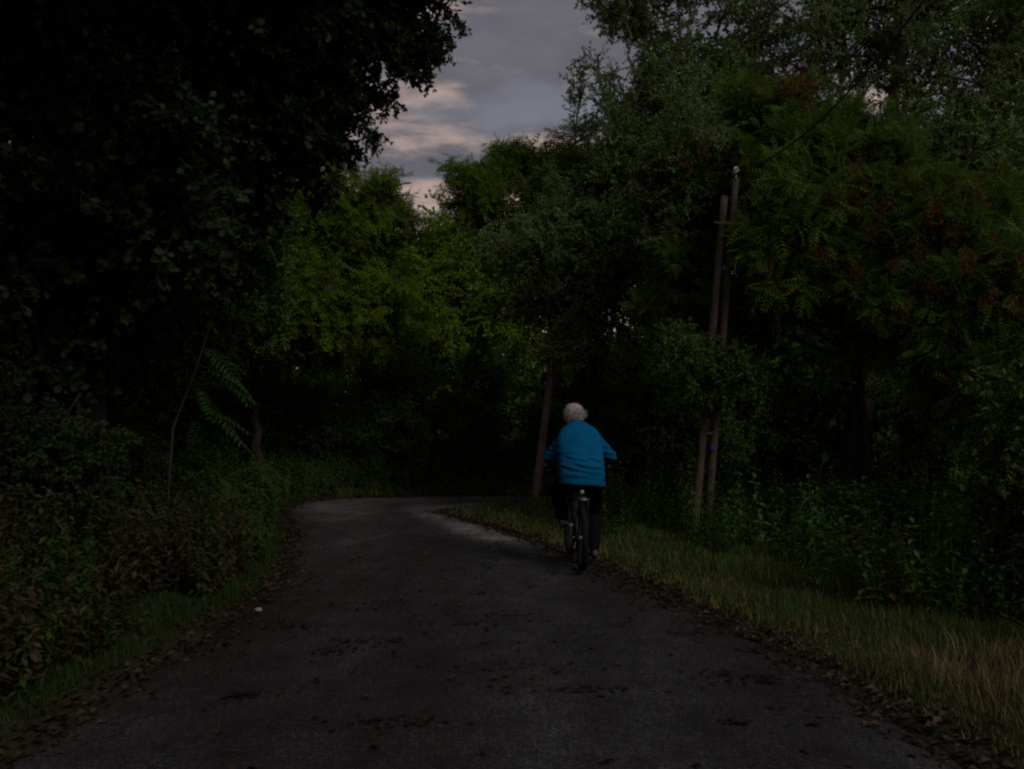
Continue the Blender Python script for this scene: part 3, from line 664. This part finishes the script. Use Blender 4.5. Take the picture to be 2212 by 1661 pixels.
grass('green grass on the right verge', 150000, (-1.5, 6.5), (2.6, 15.5), lambda x, y, d, l, r: (~l) & (d > .12 + .1 * r.random(x.shape)) & (d < 2.6) & (r.random(x.shape) < 1.25 - y * .05), 71, 'grass', .07, .20)
grass('dry yellow grass along the right road edge', 90000, (-1.5, 5.0), (2.6, 14.5), lambda x, y, d, l, r: (~l) & (d > .10) & (d < .55 + .35 * patchn(x, y, 1.4, 5)), 72, 'drygrass', .04, .13)
grass('tall seeding grass at the bottom right corner', 9000, (2.2, 4.2), (3.2, 5.2), lambda x, y, d, l, r: (~l) & (d > .35) & (r.random(x.shape) < .6), 73, 'drygrass', .16, .36, .005, .7)
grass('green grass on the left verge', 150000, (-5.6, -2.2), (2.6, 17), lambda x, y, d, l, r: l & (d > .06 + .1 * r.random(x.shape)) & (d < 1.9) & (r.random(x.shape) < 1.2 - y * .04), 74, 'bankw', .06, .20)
grass('grass on the outer bank beyond the bend', 70000, (-8, 6), (17.2, 21.5), lambda x, y, d, l, r: l & (d > .12) & (d < 3), 75, 'grass', .15, .42)

def litter(label, n, xr, yr, cond, seed, name='leaf_litter'):
    rg = np.random.default_rng(seed); x = rg.uniform(*xr, n); y = rg.uniform(*yr, n); f = field(x, y); d = np.minimum(f[0], f[1])
    s_ = np.where(f[2], -d, d); m_ = cond(x, y, s_, rg); x, y, s_ = x[m_], y[m_], s_[m_]
    z = np.where(s_ < 0, .012 + .035 * sst(0, 1.6, -s_), height(x, y) + .02); c = len(x); a = rg.uniform(0, 6.28, c)
    A = Acc(); A.scatter(kite(.07, .045, .35), np.stack([x, y, z], 1), np.stack([np.cos(a), np.sin(a), rg.normal(0, .12, c)], 1),
                         np.stack([rg.normal(0, .3, c), rg.normal(0, .3, c), np.ones(c)], 1), rg.uniform(.5, 1.1, c), rg)
    o = link(bpy.data.objects.new(name, A.mesh(name, [M['litter']])))
    return tag(o, label, 'leaf litter', kind='stuff')
litter('brown fallen leaves gathered along both road edges', 90000, (-5.2, 4.5), (2.6, 17.6),
       lambda x, y, s, r: (s > -.38) & (s < .42) & (r.random(x.shape) < np.exp(-(s - .02) ** 2 / .045) * .75), 81)

litter('single dark leaves strewn thinly over the lane', 420, (-2.6, 2.2), (2.6, 14), lambda x, y, s, r: (s < -.3), 82)
# ------------------------------------------------------------------ clumps of fallen leaves lying on the lane
def clump(px, py, w, label, seed):
    d = F * CAMH / (py - HOR); x = (px - CXP) / F * d; rg = np.random.default_rng(seed)
    n = int(12 + w * 80); p = np.stack([rg.standard_t(3, n) * w * .40, rg.standard_t(3, n) * w * .15, .006 + rg.random(n) * .006], 1)
    a = rg.uniform(0, 6.28, n); A = Acc()
    A.scatter(kite(.055, .036, .12), p, np.stack([np.cos(a), np.sin(a), rg.normal(0, .08, n)], 1), np.stack([rg.normal(0, .1, n), rg.normal(0, .1, n), np.ones(n)], 1), rg.uniform(.6, 1.2, n), rg)
    o = link(bpy.data.objects.new('leaf_clump', A.mesh('leaf_clump', [M['wetleaf']]))); o.location = (x, d, .028)
    tag(o, label, 'fallen leaves', 'clumps of fallen leaves on the lane', 'stuff')
for i, (px, py, w, lb) in enumerate([
    (1068, 1329, .42, 'dark clump of fallen leaves in the middle of the lane behind the bicycle'),
    (1005, 1350, .34, 'clump of fallen leaves just left of and below the mid-lane one'),
    (1490, 1368, .42, 'thick clump of fallen leaves near the right road edge'),
    (1540, 1342, .38, 'flat clump of leaves beside the right road edge, farther than the thick one'),
    (790, 1387, .40, 'long clump of fallen leaves on the left half of the lane'),
    (720, 1408, .26, 'small clump of leaves next to the long one on the left half'),
    (1095, 1441, .36, 'clump of fallen leaves at mid-lane, second nearest the camera there'),
    (1575, 1458, .30, 'reddish brown clump on the right half of the lane'),
    (1655, 1468, .18, 'small scatter of leaves right of the reddish clump'),
    (1275, 1492, .24, 'thin dark scatter of leaves right of the lane middle'),
    (860, 1560, .26, 'nearest clump of leaves on the left half of the lane'),
    (1580, 1560, .10, 'tiny leaf clump alone near the bottom right of the lane'),
    (1345, 1276, .22, 'small leaf clump just behind the rear wheel, to its right'),
    (860, 1305, .34, 'faint leaf scatter on the left half of the lane near the shade band'),
    (1625, 1405, .16, 'small leaf clump close to the right verge litter'),
    (650, 1352, .40, 'leaf scatter near the left road edge by the pale stone'),
    (1440, 1307, .30, 'thin line of leaves near the right edge behind the bicycle'),
    (550, 1500, .16, 'small leaf clump near the left road edge at the front')]):
    clump(px, py, w, lb, 200 + i)

# pale stone at the left road edge
bm = bmesh.new(); bmesh.ops.create_icosphere(bm, subdivisions=3, radius=1)
for v in bm.verts:
    f_ = 1 + .22 * mnoise.noise(v.co * 1.4); v.co = Vector((v.co.x * .032 * f_, v.co.y * .026 * f_, v.co.z * .018 * f_))
me = bpy.data.meshes.new('stone'); bm.to_mesh(me); bm.free(); ms = mat('pale_stone', (.20, .17, .15), .8); NB(ms).bump(NB(ms).noise(60), .4, .01); me.materials.append(ms)
o = link(bpy.data.objects.new('stone', me)); d = F * CAMH / (1324 - HOR); o.location = ((566 - CXP) / F * d, d, .05); tag(o, 'small pale stone lying in the litter at the left road edge', 'stone')

# ------------------------------------------------------------------ utility poles and cable
def pole_piece(a, c, r0, r1, name, parent, base, m_='pole', sides=14):
    A = Acc(); t = np.linspace(0, 1, 16)[:, None]; pts = np.array(a) * (1 - t) + np.array(c) * t
    A.tube(pts - np.array(base), np.linspace(r0, r1, 16), sides)
    me = A.mesh(name, [M[m_], M[m_]], True); return link(bpy.data.objects.new(name, me), parent)
porc = mat('white_porcelain', (.42, .41, .39), .35); bluem = mat('blue_enamel', (.006, .015, .20), .5); steel = mat('galvanised_steel', (.35, .35, .36), .45, .9)
cablem = mat('black_cable', (.012, .012, .012), .6); M.update(porc=porc, bluem=bluem, steel=steel, cablem=cablem)
b1 = P(1519, 1160, 10.25); b1[2] = gz(b1[0], b1[1]) - .3; t1 = P(1590, 385, 10.25)
b2 = P(1492, 1160, 10.10); b2[2] = gz(b2[0], b2[1]) - .3; t2 = P(1565, 425, 10.20)
po = empty('utility_pole', (b1[0], b1[1], gz(b1[0], b1[1]))); bl = np.array(po.location)
tag(po, 'leaning pale wooden pole with a second brace pole and white insulator on top', 'utility pole', 'utility poles along the lane')
pole_piece(b1, t1, .054, .042, 'pole', po, bl); pole_piece(b2, t2, .055, .045, 'brace_pole', po, bl)
for zc in (.35, .8):
    q = t2 * zc + b2 * (1 - zc); q1 = t1 * zc * (q[2] / (t1[2] * zc + b1[2] * (1 - zc))) + b1 * (1 - zc) if False else b1 + (t1 - b1) * ((q[2] - b1[2]) / (t1[2] - b1[2]))
    pole_piece(q, q1, .012, .012, 'tie_bolt', po, bl, 'steel', 8)
def insulator(at_, parent, base):
    ax = (np.array((0, 0, 1.)));  A = Acc()
    prof = [(0, .012), (.02, .03), (.035, .045), (.05, .03), (.065, .042), (.09, .036), (.11, .02)]
    A.tube(np.array([at_ + ax * h for h, _ in prof]) - base, [r for _, r in prof], 12)
    link(bpy.data.objects.new('insulator', A.mesh('insulator', [M['porc'], M['porc']], True)), parent)
insulator(t1 + (0, 0, .04), po, bl)
pole_piece(t1 + (0, 0, -.03), t1 + (0, 0, .06), .014, .012, 'insulator_pin', po, bl, 'steel', 8)
q = b1 + (t1 - b1) * ((P(1529, 967, 10.2)[2] - b1[2]) / (t1[2] - b1[2])); bm = bmesh.new(); bmesh.ops.create_cube(bm, size=1)
bmesh.ops.scale(bm, vec=(.07, .012, .055), verts=bm.verts); bmesh.ops.bevel(bm, geom=bm.edges[:], offset=.003, segments=1, affect='EDGES')
me = bpy.data.meshes.new('tag_plate'); bm.to_mesh(me); bm.free(); me.materials.append(bluem)
o = link(bpy.data.objects.new('tag_plate', me), po); o.location = Vector(q + (-.02, -.085, 0)) - po.location
b3 = P(1150, 1090, 14.3); b3[2] = gz(b3[0], b3[1]) - .3; t3 = P(1196, 755, 14.3)
pf = empty('utility_pole', (b3[0], b3[1], gz(b3[0], b3[1]))); bl3 = np.array(pf.location)
tag(pf, 'leaning pale wooden pole farther off, left of the cyclist\'s head', 'utility pole', 'utility poles along the lane')
pole_piece(b3, t3, .085, .065, 'pole', pf, bl3, 'pole2'); insulator(t3 + (0, 0, .03), pf, bl3)
pole_piece(t3 + (0, 0, -.03), t3 + (0, 0, .05), .014, .012, 'insulator_pin', pf, bl3, 'steel', 8)
def cable(a, c, sag, label):
    A = Acc(); t = np.linspace(0, 1, 40)[:, None]; pts = np.array(a) * (1 - t) + np.array(c) * t; pts[:, 2] -= sag * 4 * (t[:, 0] * (1 - t[:, 0]))
    A.tube(pts, np.full(40, .011), 6); o = link(bpy.data.objects.new('cable', A.mesh('cable', [M['cablem'], M['cablem']], True)))
    tag(o, label, 'cable', 'overhead cables')
cable(t1 + (0, 0, .07), P(2100, -150, 6), .35, 'black overhead cable rising from the braced pole up to the right')
cable(t3 + (0, 0, .06), t1 + (0, 0, .07), .12, 'black overhead cable slung between the far pole and the braced pole')

# ------------------------------------------------------------------ bicycle
blackp = mat('black_paint', (.008, .008, .009), .5); rubber = mat('black_rubber', (.008, .008, .008), .9, 0, .12); rimm = mat('dull_rim', (.025, .025, .027), .6, .2)
alu = mat('dull_aluminium', (.20, .20, .20), .5, .6); orange = mat('amber_reflector', (.55, .10, .01), .3); redr = mat('grey_green_lamp_lens', (.12, .28, .22), .25)
M.update(blackp=blackp, rubber=rubber, rimm=rimm, alu=alu, orange=orange, redr=redr)
BX, BY = 0.745, 8.55
bike = empty('bicycle', (BX, BY, 0.036), R(1.2)); tag(bike, 'black bicycle ridden away along the right half of the lane', 'bicycle')
def part(name, parent, fn, m_, smooth=True):
    A = Acc(); fn(A); return link(bpy.data.objects.new(name, A.mesh(name, [M[m_], M[m_]], smooth)), parent)
def ring(A, c, Rr, r, n=56, s=10, rx=None, axis_=(1, 0, 0)):
    th = np.linspace(0, 2 * np.pi, n, endpoint=False); ph = np.linspace(0, 2 * np.pi, s, endpoint=False); V = []
    for t in th:
        for p in ph: V.append((c[0] + (rx or r) * np.sin(p), c[1] + (Rr + r * np.cos(p)) * np.cos(t), c[2] + (Rr + r * np.cos(p)) * np.sin(t)))
    T = []
    for i in range(n):
        for j in range(s):
            a, b_, c_, d_ = i * s + j, i * s + (j + 1) % s, ((i + 1) % n) * s + (j + 1) % s, ((i + 1) % n) * s + j
            T += [(a, b_, c_), (a, c_, d_)]
    A.add(V, T, 1)
def tb(*seg):
    def fn(A):
        for (a, c, r) in seg: A.tube(np.linspace(a, c, 4), r, 10)
    return fn
def wheel(name_c, yaw=0.0):
    w = empty('wheel', name_c); w.parent = bike; w.rotation_euler = (0, 0, yaw)
    part('tyre', w, lambda A: ring(A, (0, 0, 0), .316, .033, rx=.034), 'rubber')
    part('rim', w, lambda A: ring(A, (0, 0, 0), .296, .010, rx=.013), 'rimm')
    part('hub', w, tb(((-.035, 0, 0), (.035, 0, 0), .022)), 'alu')
    sp = Acc(); sp.tube([(0.025, 0, .02), (0, 0, .29)], .0012, 4); sm_ = sp.mesh('spoke', [M['rimm'], M['rimm']])
    for i in range(24):
        o = link(bpy.data.objects.new('spoke', sm_), w); o.rotation_euler = (i * 2 * math.pi / 24, 0, 0)
        if i % 2: o.scale = (-1, 1, 1)
    return w
HR = .349
wheel((0, 0, HR)); wf = wheel((-.02, 1.06, HR), R(5))
part('reflector', wf, lambda A: A.tube([(-.012, -.2, .16), (-.012, -.2, .20)], .016, 8), 'orange')
bb = np.array((0, .43, .29)); st = np.array((0, .20, .86)); hd = np.array((0, .86, .84)); hl = np.array((-.005, .93, .62))
part('frame', bike, tb((bb, st, .017), (bb, hl, .022), (st + (0, .03, -.08), hd, .017), (hd, hl, .022), (bb + (.03, 0, 0), (.06, 0, HR), .010), (bb + (-.03, 0, 0), (-.06, 0, HR), .010),
     (st + (.015, .03, -.1), (.06, 0, HR), .008), (st + (-.015, .03, -.1), (-.06, 0, HR), .008)), 'blackp')
part('fork', bike, tb((hl, (-.01, .95, .70), .02), ((-.06, .955, .70), (.05, .955, .70), .014), ((-.065, .955, .70), (-.07, 1.06, HR), .012), ((.05, .955, .70), (.045, 1.06, HR), .012)), 'blackp')
part('seat_post', bike, tb((st, (0, .17, .93), .0135)), 'alu')
def saddle(A):
    rows = [(-.06, .085, 0), (-.02, .095, .012), (.05, .08, .012), (.12, .045, .006), (.18, .028, .002), (.23, .020, -.006)]; V = []
    for (y, w, h) in rows:
        for t in np.linspace(0, 2 * np.pi, 12, endpoint=False): V.append((w * np.cos(t), .10 + y, .945 + h + (.03 if np.sin(t) > 0 else .045) * np.sin(t) * (.9 if w > .05 else .7)))
    T = []
    for i in range(len(rows) - 1):
        for j in range(12):
            a = i * 12 + j; b_ = i * 12 + (j + 1) % 12; T += [(a, b_, b_ + 12), (a, b_ + 12, a + 12)]
    n = len(V); V += [(0, .03, .945), (0, .34, .938)]
    for j in range(12): T += [(n, (j + 1) % 12, j), (n + 1, 60 + j, 60 + (j + 1) % 12)]
    A.add(V, T, 1)
sdl = part('saddle', bike, saddle, 'rubber')
rk = part('rack', bike, tb(((-.06, .16, .775), (-.06, -.20, .775), .006), ((.06, .16, .775), (.06, -.20, .775), .006), ((-.06, -.20, .775), (.06, -.20, .775), .006), ((-.06, -.08, .775), (.06, -.08, .775), .005),
     ((-.06, .06, .775), (.06, .06, .775), .005), ((-.06, -.06, .775), (-.07, 0, HR), .005), ((.06, -.06, .775), (.07, 0, HR), .005), ((-.06, .16, .775), (-.01, .235, .775), .005), ((.06, .16, .775), (.01, .235, .775), .005)), 'rimm')
def box(cx_, sx_):
    def fn(A):
        V = [(cx_[0] + a * sx_[0] / 2, cx_[1] + b_ * sx_[1] / 2, cx_[2] + c * sx_[2] / 2) for a in (-1, 1) for b_ in (-1, 1) for c in (-1, 1)]
        A.add(V, [(0, 1, 3), (0, 3, 2), (4, 6, 7), (4, 7, 5), (0, 4, 5), (0, 5, 1), (2, 3, 7), (2, 7, 6), (0, 2, 6), (0, 6, 4), (1, 5, 7), (1, 7, 3)], 1)
    return fn
part('rear_lamp', bike, lambda A: A.tube([(.0, -.005, .835), (.0, -.03, .835), (.0, -.04, .835)], [.024, .024, .016], 12), 'redr')
part('lamp_bracket', bike, tb(((0, -.005, .835), (0, .18, .90), .006)), 'blackp')
part('rear_reflector', rk, box((-.005, -.212, .772), (.075, .010, .024)), 'alu')
part('handlebar', bike, tb(((0, .86, .84), (0, .845, .95), .014), ((0, .845, .95), (0.02, .88, 1.02), .014), ((-.10, .89, 1.03), (.14, .89, 1.03), .0125), ((-.10, .89, 1.03), (-.19, .875, 1.05), .0125), ((-.19, .875, 1.05), (-.33, .80, 1.052), .0125),
     ((.14, .89, 1.03), (.24, .875, 1.05), .0125), ((.24, .875, 1.05), (.40, .80, 1.052), .0125)), 'blackp')
for a, c in (((-.24, .849, 1.051), (-.345, .792, 1.052)), ((.30, .849, 1.051), (.41, .795, 1.052))): part('grip', bike, tb((a, c, .017)), 'rubber')
for s_, x0 in ((-1, -.22), (1, .28)): part('brake_lever', bike, tb(((x0, .88, 1.045), (x0 + s_ * .10, .875, 1.015), .006)), 'alu')
part('crank', bike, tb(((-.075, .43, .29), (-.08, .46, .457), .011), ((.075, .43, .29), (.08, .40, .123), .011), ((-.075, .43, .29), (.075, .43, .29), .018)), 'alu')
part('chainring', bike, lambda A: ring(A, (.05, .43, .29), .085, .006, 40, 6), 'rimm')
part('pedal', bike, box((-.135, .46, .457), (.095, .075, .022)), 'blackp'); part('pedal', bike, box((.135, .40, .123), (.095, .075, .022)), 'blackp')
part('pedal_reflector', bike, box((-.135, .418, .457), (.07, .008, .016)), 'alu')
part('chain', bike, tb(((.05, .43, .375), (.05, 0, HR + .035), .004), ((.05, .43, .205), (.05, 0, HR - .035), .004)), 'rimm')
part('kickstand', bike, tb(((-.06, .10, .30), (-.10, -.16, .26), .008)), 'alu')

# ------------------------------------------------------------------ cyclist
def caps(bm, a, c, r0, r1, n=6, seg=20, flat=1.0):
    """closed tapered capsule from a to c"""
    a, c = Vector(a), Vector(c); ax = (c - a); ln = ax.length; q = ax.to_track_quat('Z', 'Y').to_matrix().to_4x4(); rings = []
    prof = [(-r0 * math.cos(t), r0 * math.sin(t)) for t in np.linspace(0, math.pi / 2, n)[1:]] + [(ln + r1 * math.sin(t), r1 * math.cos(t)) for t in np.linspace(0, math.pi / 2, n)[:-1]]
    mt = Matrix.Translation(a) @ q
    v0 = bm.verts.new(mt @ Vector((0, 0, -r0))); v1 = bm.verts.new(mt @ Vector((0, 0, ln + r1)))
    for (z, r) in prof: rings.append([bm.verts.new(mt @ Vector((r * math.cos(t), r * flat * math.sin(t), z))) for t in np.linspace(0, 2 * math.pi, seg, endpoint=False)])
    for i in range(seg):
        j = (i + 1) % seg; bm.faces.new((v0, rings[0][j], rings[0][i])); bm.faces.new((v1, rings[-1][i], rings[-1][j]))
        for k_ in range(len(rings) - 1): bm.faces.new((rings[k_][i], rings[k_][j], rings[k_ + 1][j], rings[k_ + 1][i]))
def ell(bm, c, r, rot=(0, 0, 0)):
    m_ = Matrix.Translation(c) @ Matrix.Rotation(rot[0], 4, 'X') @ Matrix.Rotation(rot[2], 4, 'Z') @ Matrix.Diagonal((*r, 1))
    bmesh.ops.create_uvsphere(bm, u_segments=24, v_segments=16, radius=1, matrix=m_)
def loft(bm, rings_, seg=28, shift=0.0):
    """rings: (centre, rx, ry, tilt) closed at both ends"""
    RR = []
    for (c, rx, ry, tl) in rings_:
        RR.append([bm.verts.new(Vector(c) + Vector((rx * math.copysign(abs(math.cos(t)) ** .95, math.cos(t)), ry * math.sin(t) * math.cos(tl), -ry * math.sin(t) * math.sin(tl)))) for t in np.linspace(0, 2 * math.pi, seg, endpoint=False)])
    for k_ in range(len(RR) - 1):
        for i in range(seg): j = (i + 1) % seg; bm.faces.new((RR[k_][i], RR[k_][j], RR[k_ + 1][j], RR[k_ + 1][i]))
    bm.faces.new(RR[0][::-1]); bm.faces.new(RR[-1])
def remesh(bm, name, vs, m_, parent, deform=None, smooth_it=6):
    bmesh.ops.recalc_face_normals(bm, faces=bm.faces)
    me = bpy.data.meshes.new(name); bm.to_mesh(me); bm.free(); o = bpy.data.objects.new(name, me); link(o)
    r = o.modifiers.new('r', 'REMESH'); r.mode = 'VOXEL'; r.voxel_size = vs; r.use_smooth_shade = True
    s = o.modifiers.new('s', 'SMOOTH'); s.factor = .5; s.iterations = smooth_it
    dg = bpy.context.evaluated_depsgraph_get(); me2 = bpy.data.meshes.new_from_object(o.evaluated_get(dg)); me2.name = name
    bpy.data.objects.remove(o)
    if deform:
        nrm = np.zeros(len(me2.vertices) * 3); me2.vertices.foreach_get('normal', nrm); co = np.zeros(len(nrm)); me2.vertices.foreach_get('co', co)
        co = deform(co.reshape(-1, 3), nrm.reshape(-1, 3)); me2.vertices.foreach_set('co', co.ravel().astype(np.float32)); me2.update()
    me2.materials.clear(); me2.materials.append(m_); me2.polygons.foreach_set('use_smooth', np.ones(len(me2.polygons), bool))
    return link(bpy.data.objects.new(name, me2), parent)

skin = mat('weathered_skin', (.42, .22, .16), .55); skin.node_tree.nodes['Principled BSDF'].inputs['Subsurface Weight'].default_value = .1
knit = mat('blue_knit', (.0025, .080, .185), .9, 0, .15); b = NB(knit); kf = b.noise(160, 3, .6); kb = b.noise(7, 4, .6)
b.l(b.mix(.5, (.0025, .080, .185), b.ramp(kb, [(.35, (.0018, .055, .135)), (.65, (.0028, .100, .225))])), b.b.inputs['Base Color']); b.bump(kf, .35, .004)
b.b.inputs['Specular IOR Level'].default_value = .04
trs = mat('black_trousers', (.005, .005, .007), .95, 0, .05); shoe = mat('brown_shoe_leather', (.035, .022, .015), .6); hairm = mat('white_hair', (.56, .50, .50), .75, 0, .3)
b = NB(hairm); hf = b.noise(55, 5, .7); b.l(b.ramp(hf, [(.35, (.17, .155, .15)), (.6, (.37, .34, .33))]), b.b.inputs['Base Color'])

pr = empty('person', (BX, BY, 0.036), R(1.2)); tag(pr, 'white-haired cyclist in a blue sweater and black trousers seen from behind', 'person')
SL, SR = Vector((-.180, .50, 1.415)), Vector((.230, .50, 1.415))
EL, ER = Vector((-.305, .60, 1.19)), Vector((.395, .60, 1.19))
HL, HRt = Vector((-.285, .80, 1.085)), Vector((.365, .80, 1.085))
PEL = Vector((.02, .17, 1.02)); NK = Vector((.005, .575, 1.50)); HD = Vector((-.02, .66, 1.665))
HIPL, HIPR = Vector((-.115, .20, .97)), Vector((.145, .20, .97))
KL, KR = Vector((-.215, .60, .80)), Vector((.20, .56, .57))
AL, AR = Vector((-.175, .42, .50)), Vector((.175, .36, .17))
# body: one continuous surface
bm = bmesh.new()
ell(bm, HD + Vector((0, -.015, .025)), (.078, .098, .090), (-.1, 0, 0)); ell(bm, HD + Vector((0, .035, -.035)), (.062, .062, .085), (-.1, 0, 0)); ell(bm, HD + Vector((0, .10, -.025)), (.016, .022, .026))
ell(bm, HD + Vector((0, .075, -.085)), (.035, .028, .025)); ell(bm, HD + Vector((0, .088, .012)), (.055, .016, .012)); ell(bm, HD + Vector((0, .093, -.058)), (.026, .012, .010))
for s_ in (-1, 1):
    ell(bm, HD + Vector((s_ * .083, -.005, -.005)), (.012, .022, .034), (-.2, 0, 0)); ell(bm, HD + Vector((s_ * .029, .083, -.002)), (.014, .012, .009))
caps(bm, NK + Vector((0, -.03, -.04)), HD + Vector((0, -.02, -.05)), .064, .058)
loft(bm, [((.02, .19, .93), .15, .10, .3), ((.02, .20, 1.05), .17, .12, .4), ((.02, .31, 1.20), .17, .12, .5), ((.02, .42, 1.34), .18, .11, .6), ((.015, .50, 1.44), .15, .085, .6), ((.005, .545, 1.50), .07, .06, .6)])
for (s0, e0, h0) in ((SL, EL, HL), (SR, ER, HRt)): caps(bm, s0 + (Vector((.02, .42, 1.30)) - s0) * .25, e0, .046, .038); caps(bm, e0, h0, .038, .026)
for (h0, k0, a0) in ((HIPL, KL, AL), (HIPR, KR, AR)):
    caps(bm, h0, k0, .082, .055); caps(bm, k0, a0, .052, .038); caps(bm, a0 + Vector((0, -.02, -.03)), a0 + Vector((0, .13, -.055)), .036, .028)
for sg, h0 in ((-1, HL), (1, HRt)):
    h0 = h0.copy(); kn = h0 + Vector((sg * .012, .055, -.002))
    caps(bm, h0, kn, .027, .027, flat=.7); caps(bm, h0 + Vector((sg * .028, .01, 0)), kn + Vector((sg * .03, -.012, 0)), .020, .020)
    for f_ in range(4):                                   # fingers curled round the grip
        ln = (.92, 1.0, .95, .78)[f_]; k0 = kn + Vector((sg * (-.024 + .021 * f_), -.001 - .012 * f_, .004))
        p1 = k0 + Vector((0, .030 * ln, -.010)); p2 = p1 + Vector((0, .008, -.026 * ln)); p3 = p2 + Vector((0, -.018 * ln, -.012))
        caps(bm, k0, p1, .0105, .0095, 4, 10); caps(bm, p1, p2, .0095, .0088, 4, 10); caps(bm, p2, p3, .0088, .0080, 4, 10)
    th0 = h0 + Vector((-sg * .018, .008, -.004)); th1 = th0 + Vector((-sg * .022, .030, -.014)); th2 = th1 + Vector((sg * .004, .026, -.016))
    caps(bm, th0, th1, .014, .0115, 4, 10); caps(bm, th1, th2, .0115, .0095, 4, 10)
remesh(bm, 'body', .0045, skin, pr, smooth_it=2)

# sweater
bm = bmesh.new()
loft(bm, [((.022, .165, .915), .254, .180, .12), ((.022, .165, .99), .256, .185, .2), ((.022, .205, 1.09), .250, .16, .35), ((.022, .285, 1.21), .254, .165, .45), ((.022, .375, 1.32), .262, .15, .55),
          ((.022, .45, 1.41), .250, .135, .6), ((.020, .50, 1.475), .212, .115, .6), ((.014, .535, 1.525), .150, .095, .6), ((.006, .560, 1.560), .090, .078, .6), ((.0, .580, 1.585), .070, .068, .6)])
for (s0, e0, h0) in ((SL, EL, HL), (SR, ER, HRt)):
    e1 = e0 + Vector((0, -.01, .0)); w = h0 + (e0 - h0) * .14
    caps(bm, s0 + (Vector((.02, .40, 1.33)) - s0) * .22, e1, .086, .070, 8, 26); caps(bm, e1, w, .072, .042, 8, 24)
def folds(co, nr):
    x, y, z = co[:, 0], co[:, 1], co[:, 2]; dsp = np.zeros(len(co))
    back = np.clip(-nr[:, 1] + .25, 0, 1) * (np.abs(x - .02) < .27)
    for (z0, sl, cv, amp, wd, xa, xb) in [(1.115, -.24, .5, .022, .014, -.10, .28), (1.172, -.10, .9, .012, .010, -.20, .12), (1.215, -.34, .3, .012, .012, .02, .27), (1.058, -.16, .5, .016, .015, -.25, .22), (1.27, .18, .4, .006, .014, -.25, .05), (1.015, .05, .3, .006, .016, -.2, .27), (1.34, -.1, .5, .004, .02, -.1, .25)]:
        zz = z0 + sl * (x - .02) + cv * (x - .02) ** 2; win = sst(xa, xa + .08, x) * (1 - sst(xb - .08, xb, x))
        dsp += back * win * amp * (np.exp(-((z - zz) / wd) ** 2) - .7 * np.exp(-((z - zz + wd * 1.7) / wd) ** 2))
    arm = (np.abs(x - .02) > .24); dsp += arm * .005 * np.sin(z * 95 + x * 25 + np.sin(y * 30)) * sst(1.42, 1.30, z)
    nz = np.array([mnoise.noise(Vector(c) * 9) for c in co]); dsp += .006 * nz
    co = co + nr * dsp[:, None]
    lowm = sst(1.02, .94, z); co[:, 2] -= lowm * (.02 + .11 * (x + .25)) * .6      # hem hangs lower on the right
    return co
remesh(bm, 'sweater', .0075, knit, pr, folds, 16)
A = Acc(); th = np.linspace(0, 2 * np.pi, 29)
A.tube(np.stack([.004 + .068 * np.cos(th), .560 + .058 * np.sin(th), 1.588 + .030 * np.sin(th)], 1), .009, 8, 1, False)
link(bpy.data.objects.new('collar', A.mesh('collar', [knit, knit], True)), pr)
# trousers
bm = bmesh.new()
ell(bm, (.015, .19, .95), (.24, .150, .12)); caps(bm, HIPL + Vector((-.01, 0, -.06)), KL, .115, .092, 8, 26); caps(bm, HIPR + Vector((.01, 0, -.06)), KR, .115, .088, 8, 26)
caps(bm, KL, AL + Vector((0, 0, .03)), .088, .066, 8, 24); caps(bm, KR, AR + Vector((0, 0, .05)), .088, .068, 8, 24)
def tf(co, nr):
    nz = np.array([mnoise.noise(Vector((c[0] * 9, c[1] * 9, c[2] * 16))) for c in co]); return co + nr * (nz * .010)[:, None]
remesh(bm, 'trousers', .009, trs, pr, tf, 4)
for a0 in (AL, AR):
    bm = bmesh.new(); o_ = a0 + Vector((0, 0, -.045))
    caps(bm, o_ + Vector((0, -.035, 0)), o_ + Vector((0, .16, -.012)), .042, .034, 7, 20); caps(bm, o_ + Vector((0, -.03, -.012)), o_ + Vector((0, .17, -.022)), .036, .034, 7, 20); caps(bm, o_, o_ + Vector((0, -.01, .05)), .042, .044, 6, 20)
    remesh(bm, 'shoe', .006, shoe, pr, None, 3)
# hair: a full rounded cap and loose strands
bm = bmesh.new(); ell(bm, HD + Vector((0, -.035, .030)), (.112, .118, .102), (-.15, 0, 0)); ell(bm, HD + Vector((0, -.06, -.045)), (.096, .072, .085))
for s_ in (-1, 1): ell(bm, HD + Vector((s_ * .082, -.025, -.005)), (.038, .06, .062))
def hairf(co, nr):
    nz = np.array([mnoise.noise(Vector((c[0] * 30, c[1] * 30, c[2] * 14))) + .6 * mnoise.noise(Vector(c) * 60) for c in co]); return co + nr * (nz * .010)[:, None]
hair = remesh(bm, 'hair', .0055, hairm, pr, hairf, 2)
rg = np.random.default_rng(8); A = Acc(); n = 2600; v = rg.normal(0, 1, (n, 3)); v /= np.linalg.norm(v, axis=1, keepdims=True); v = v[(v[:, 1] < .45) & (v[:, 2] > -.75)]
p = np.array(HD)[None] + np.array((0, -.04, .018)) + v * (.110, .112, .104); dd = v * .55 + np.array((0.25, -.1, -.75)) + rg.normal(0, .35, v.shape)
A.scatter(kite2(.040, .0045), p, dd, v, rg.uniform(.5, 1.1, len(v)), rg)
kx = rg.normal(0, 1, (130, 3)) * (.008, .02, .016) + np.array(HD) + (.112, -.02, .012); A.scatter(kite2(.042, .006), kx, rg.normal(0, .3, (130, 3)) + (1, -.1, .1), rg.normal(0, 1, (130, 3)), 1.0, rg)
o = link(bpy.data.objects.new('strands', A.mesh('strands', [hairm])), hair)
o['kind'] = 'stuff'
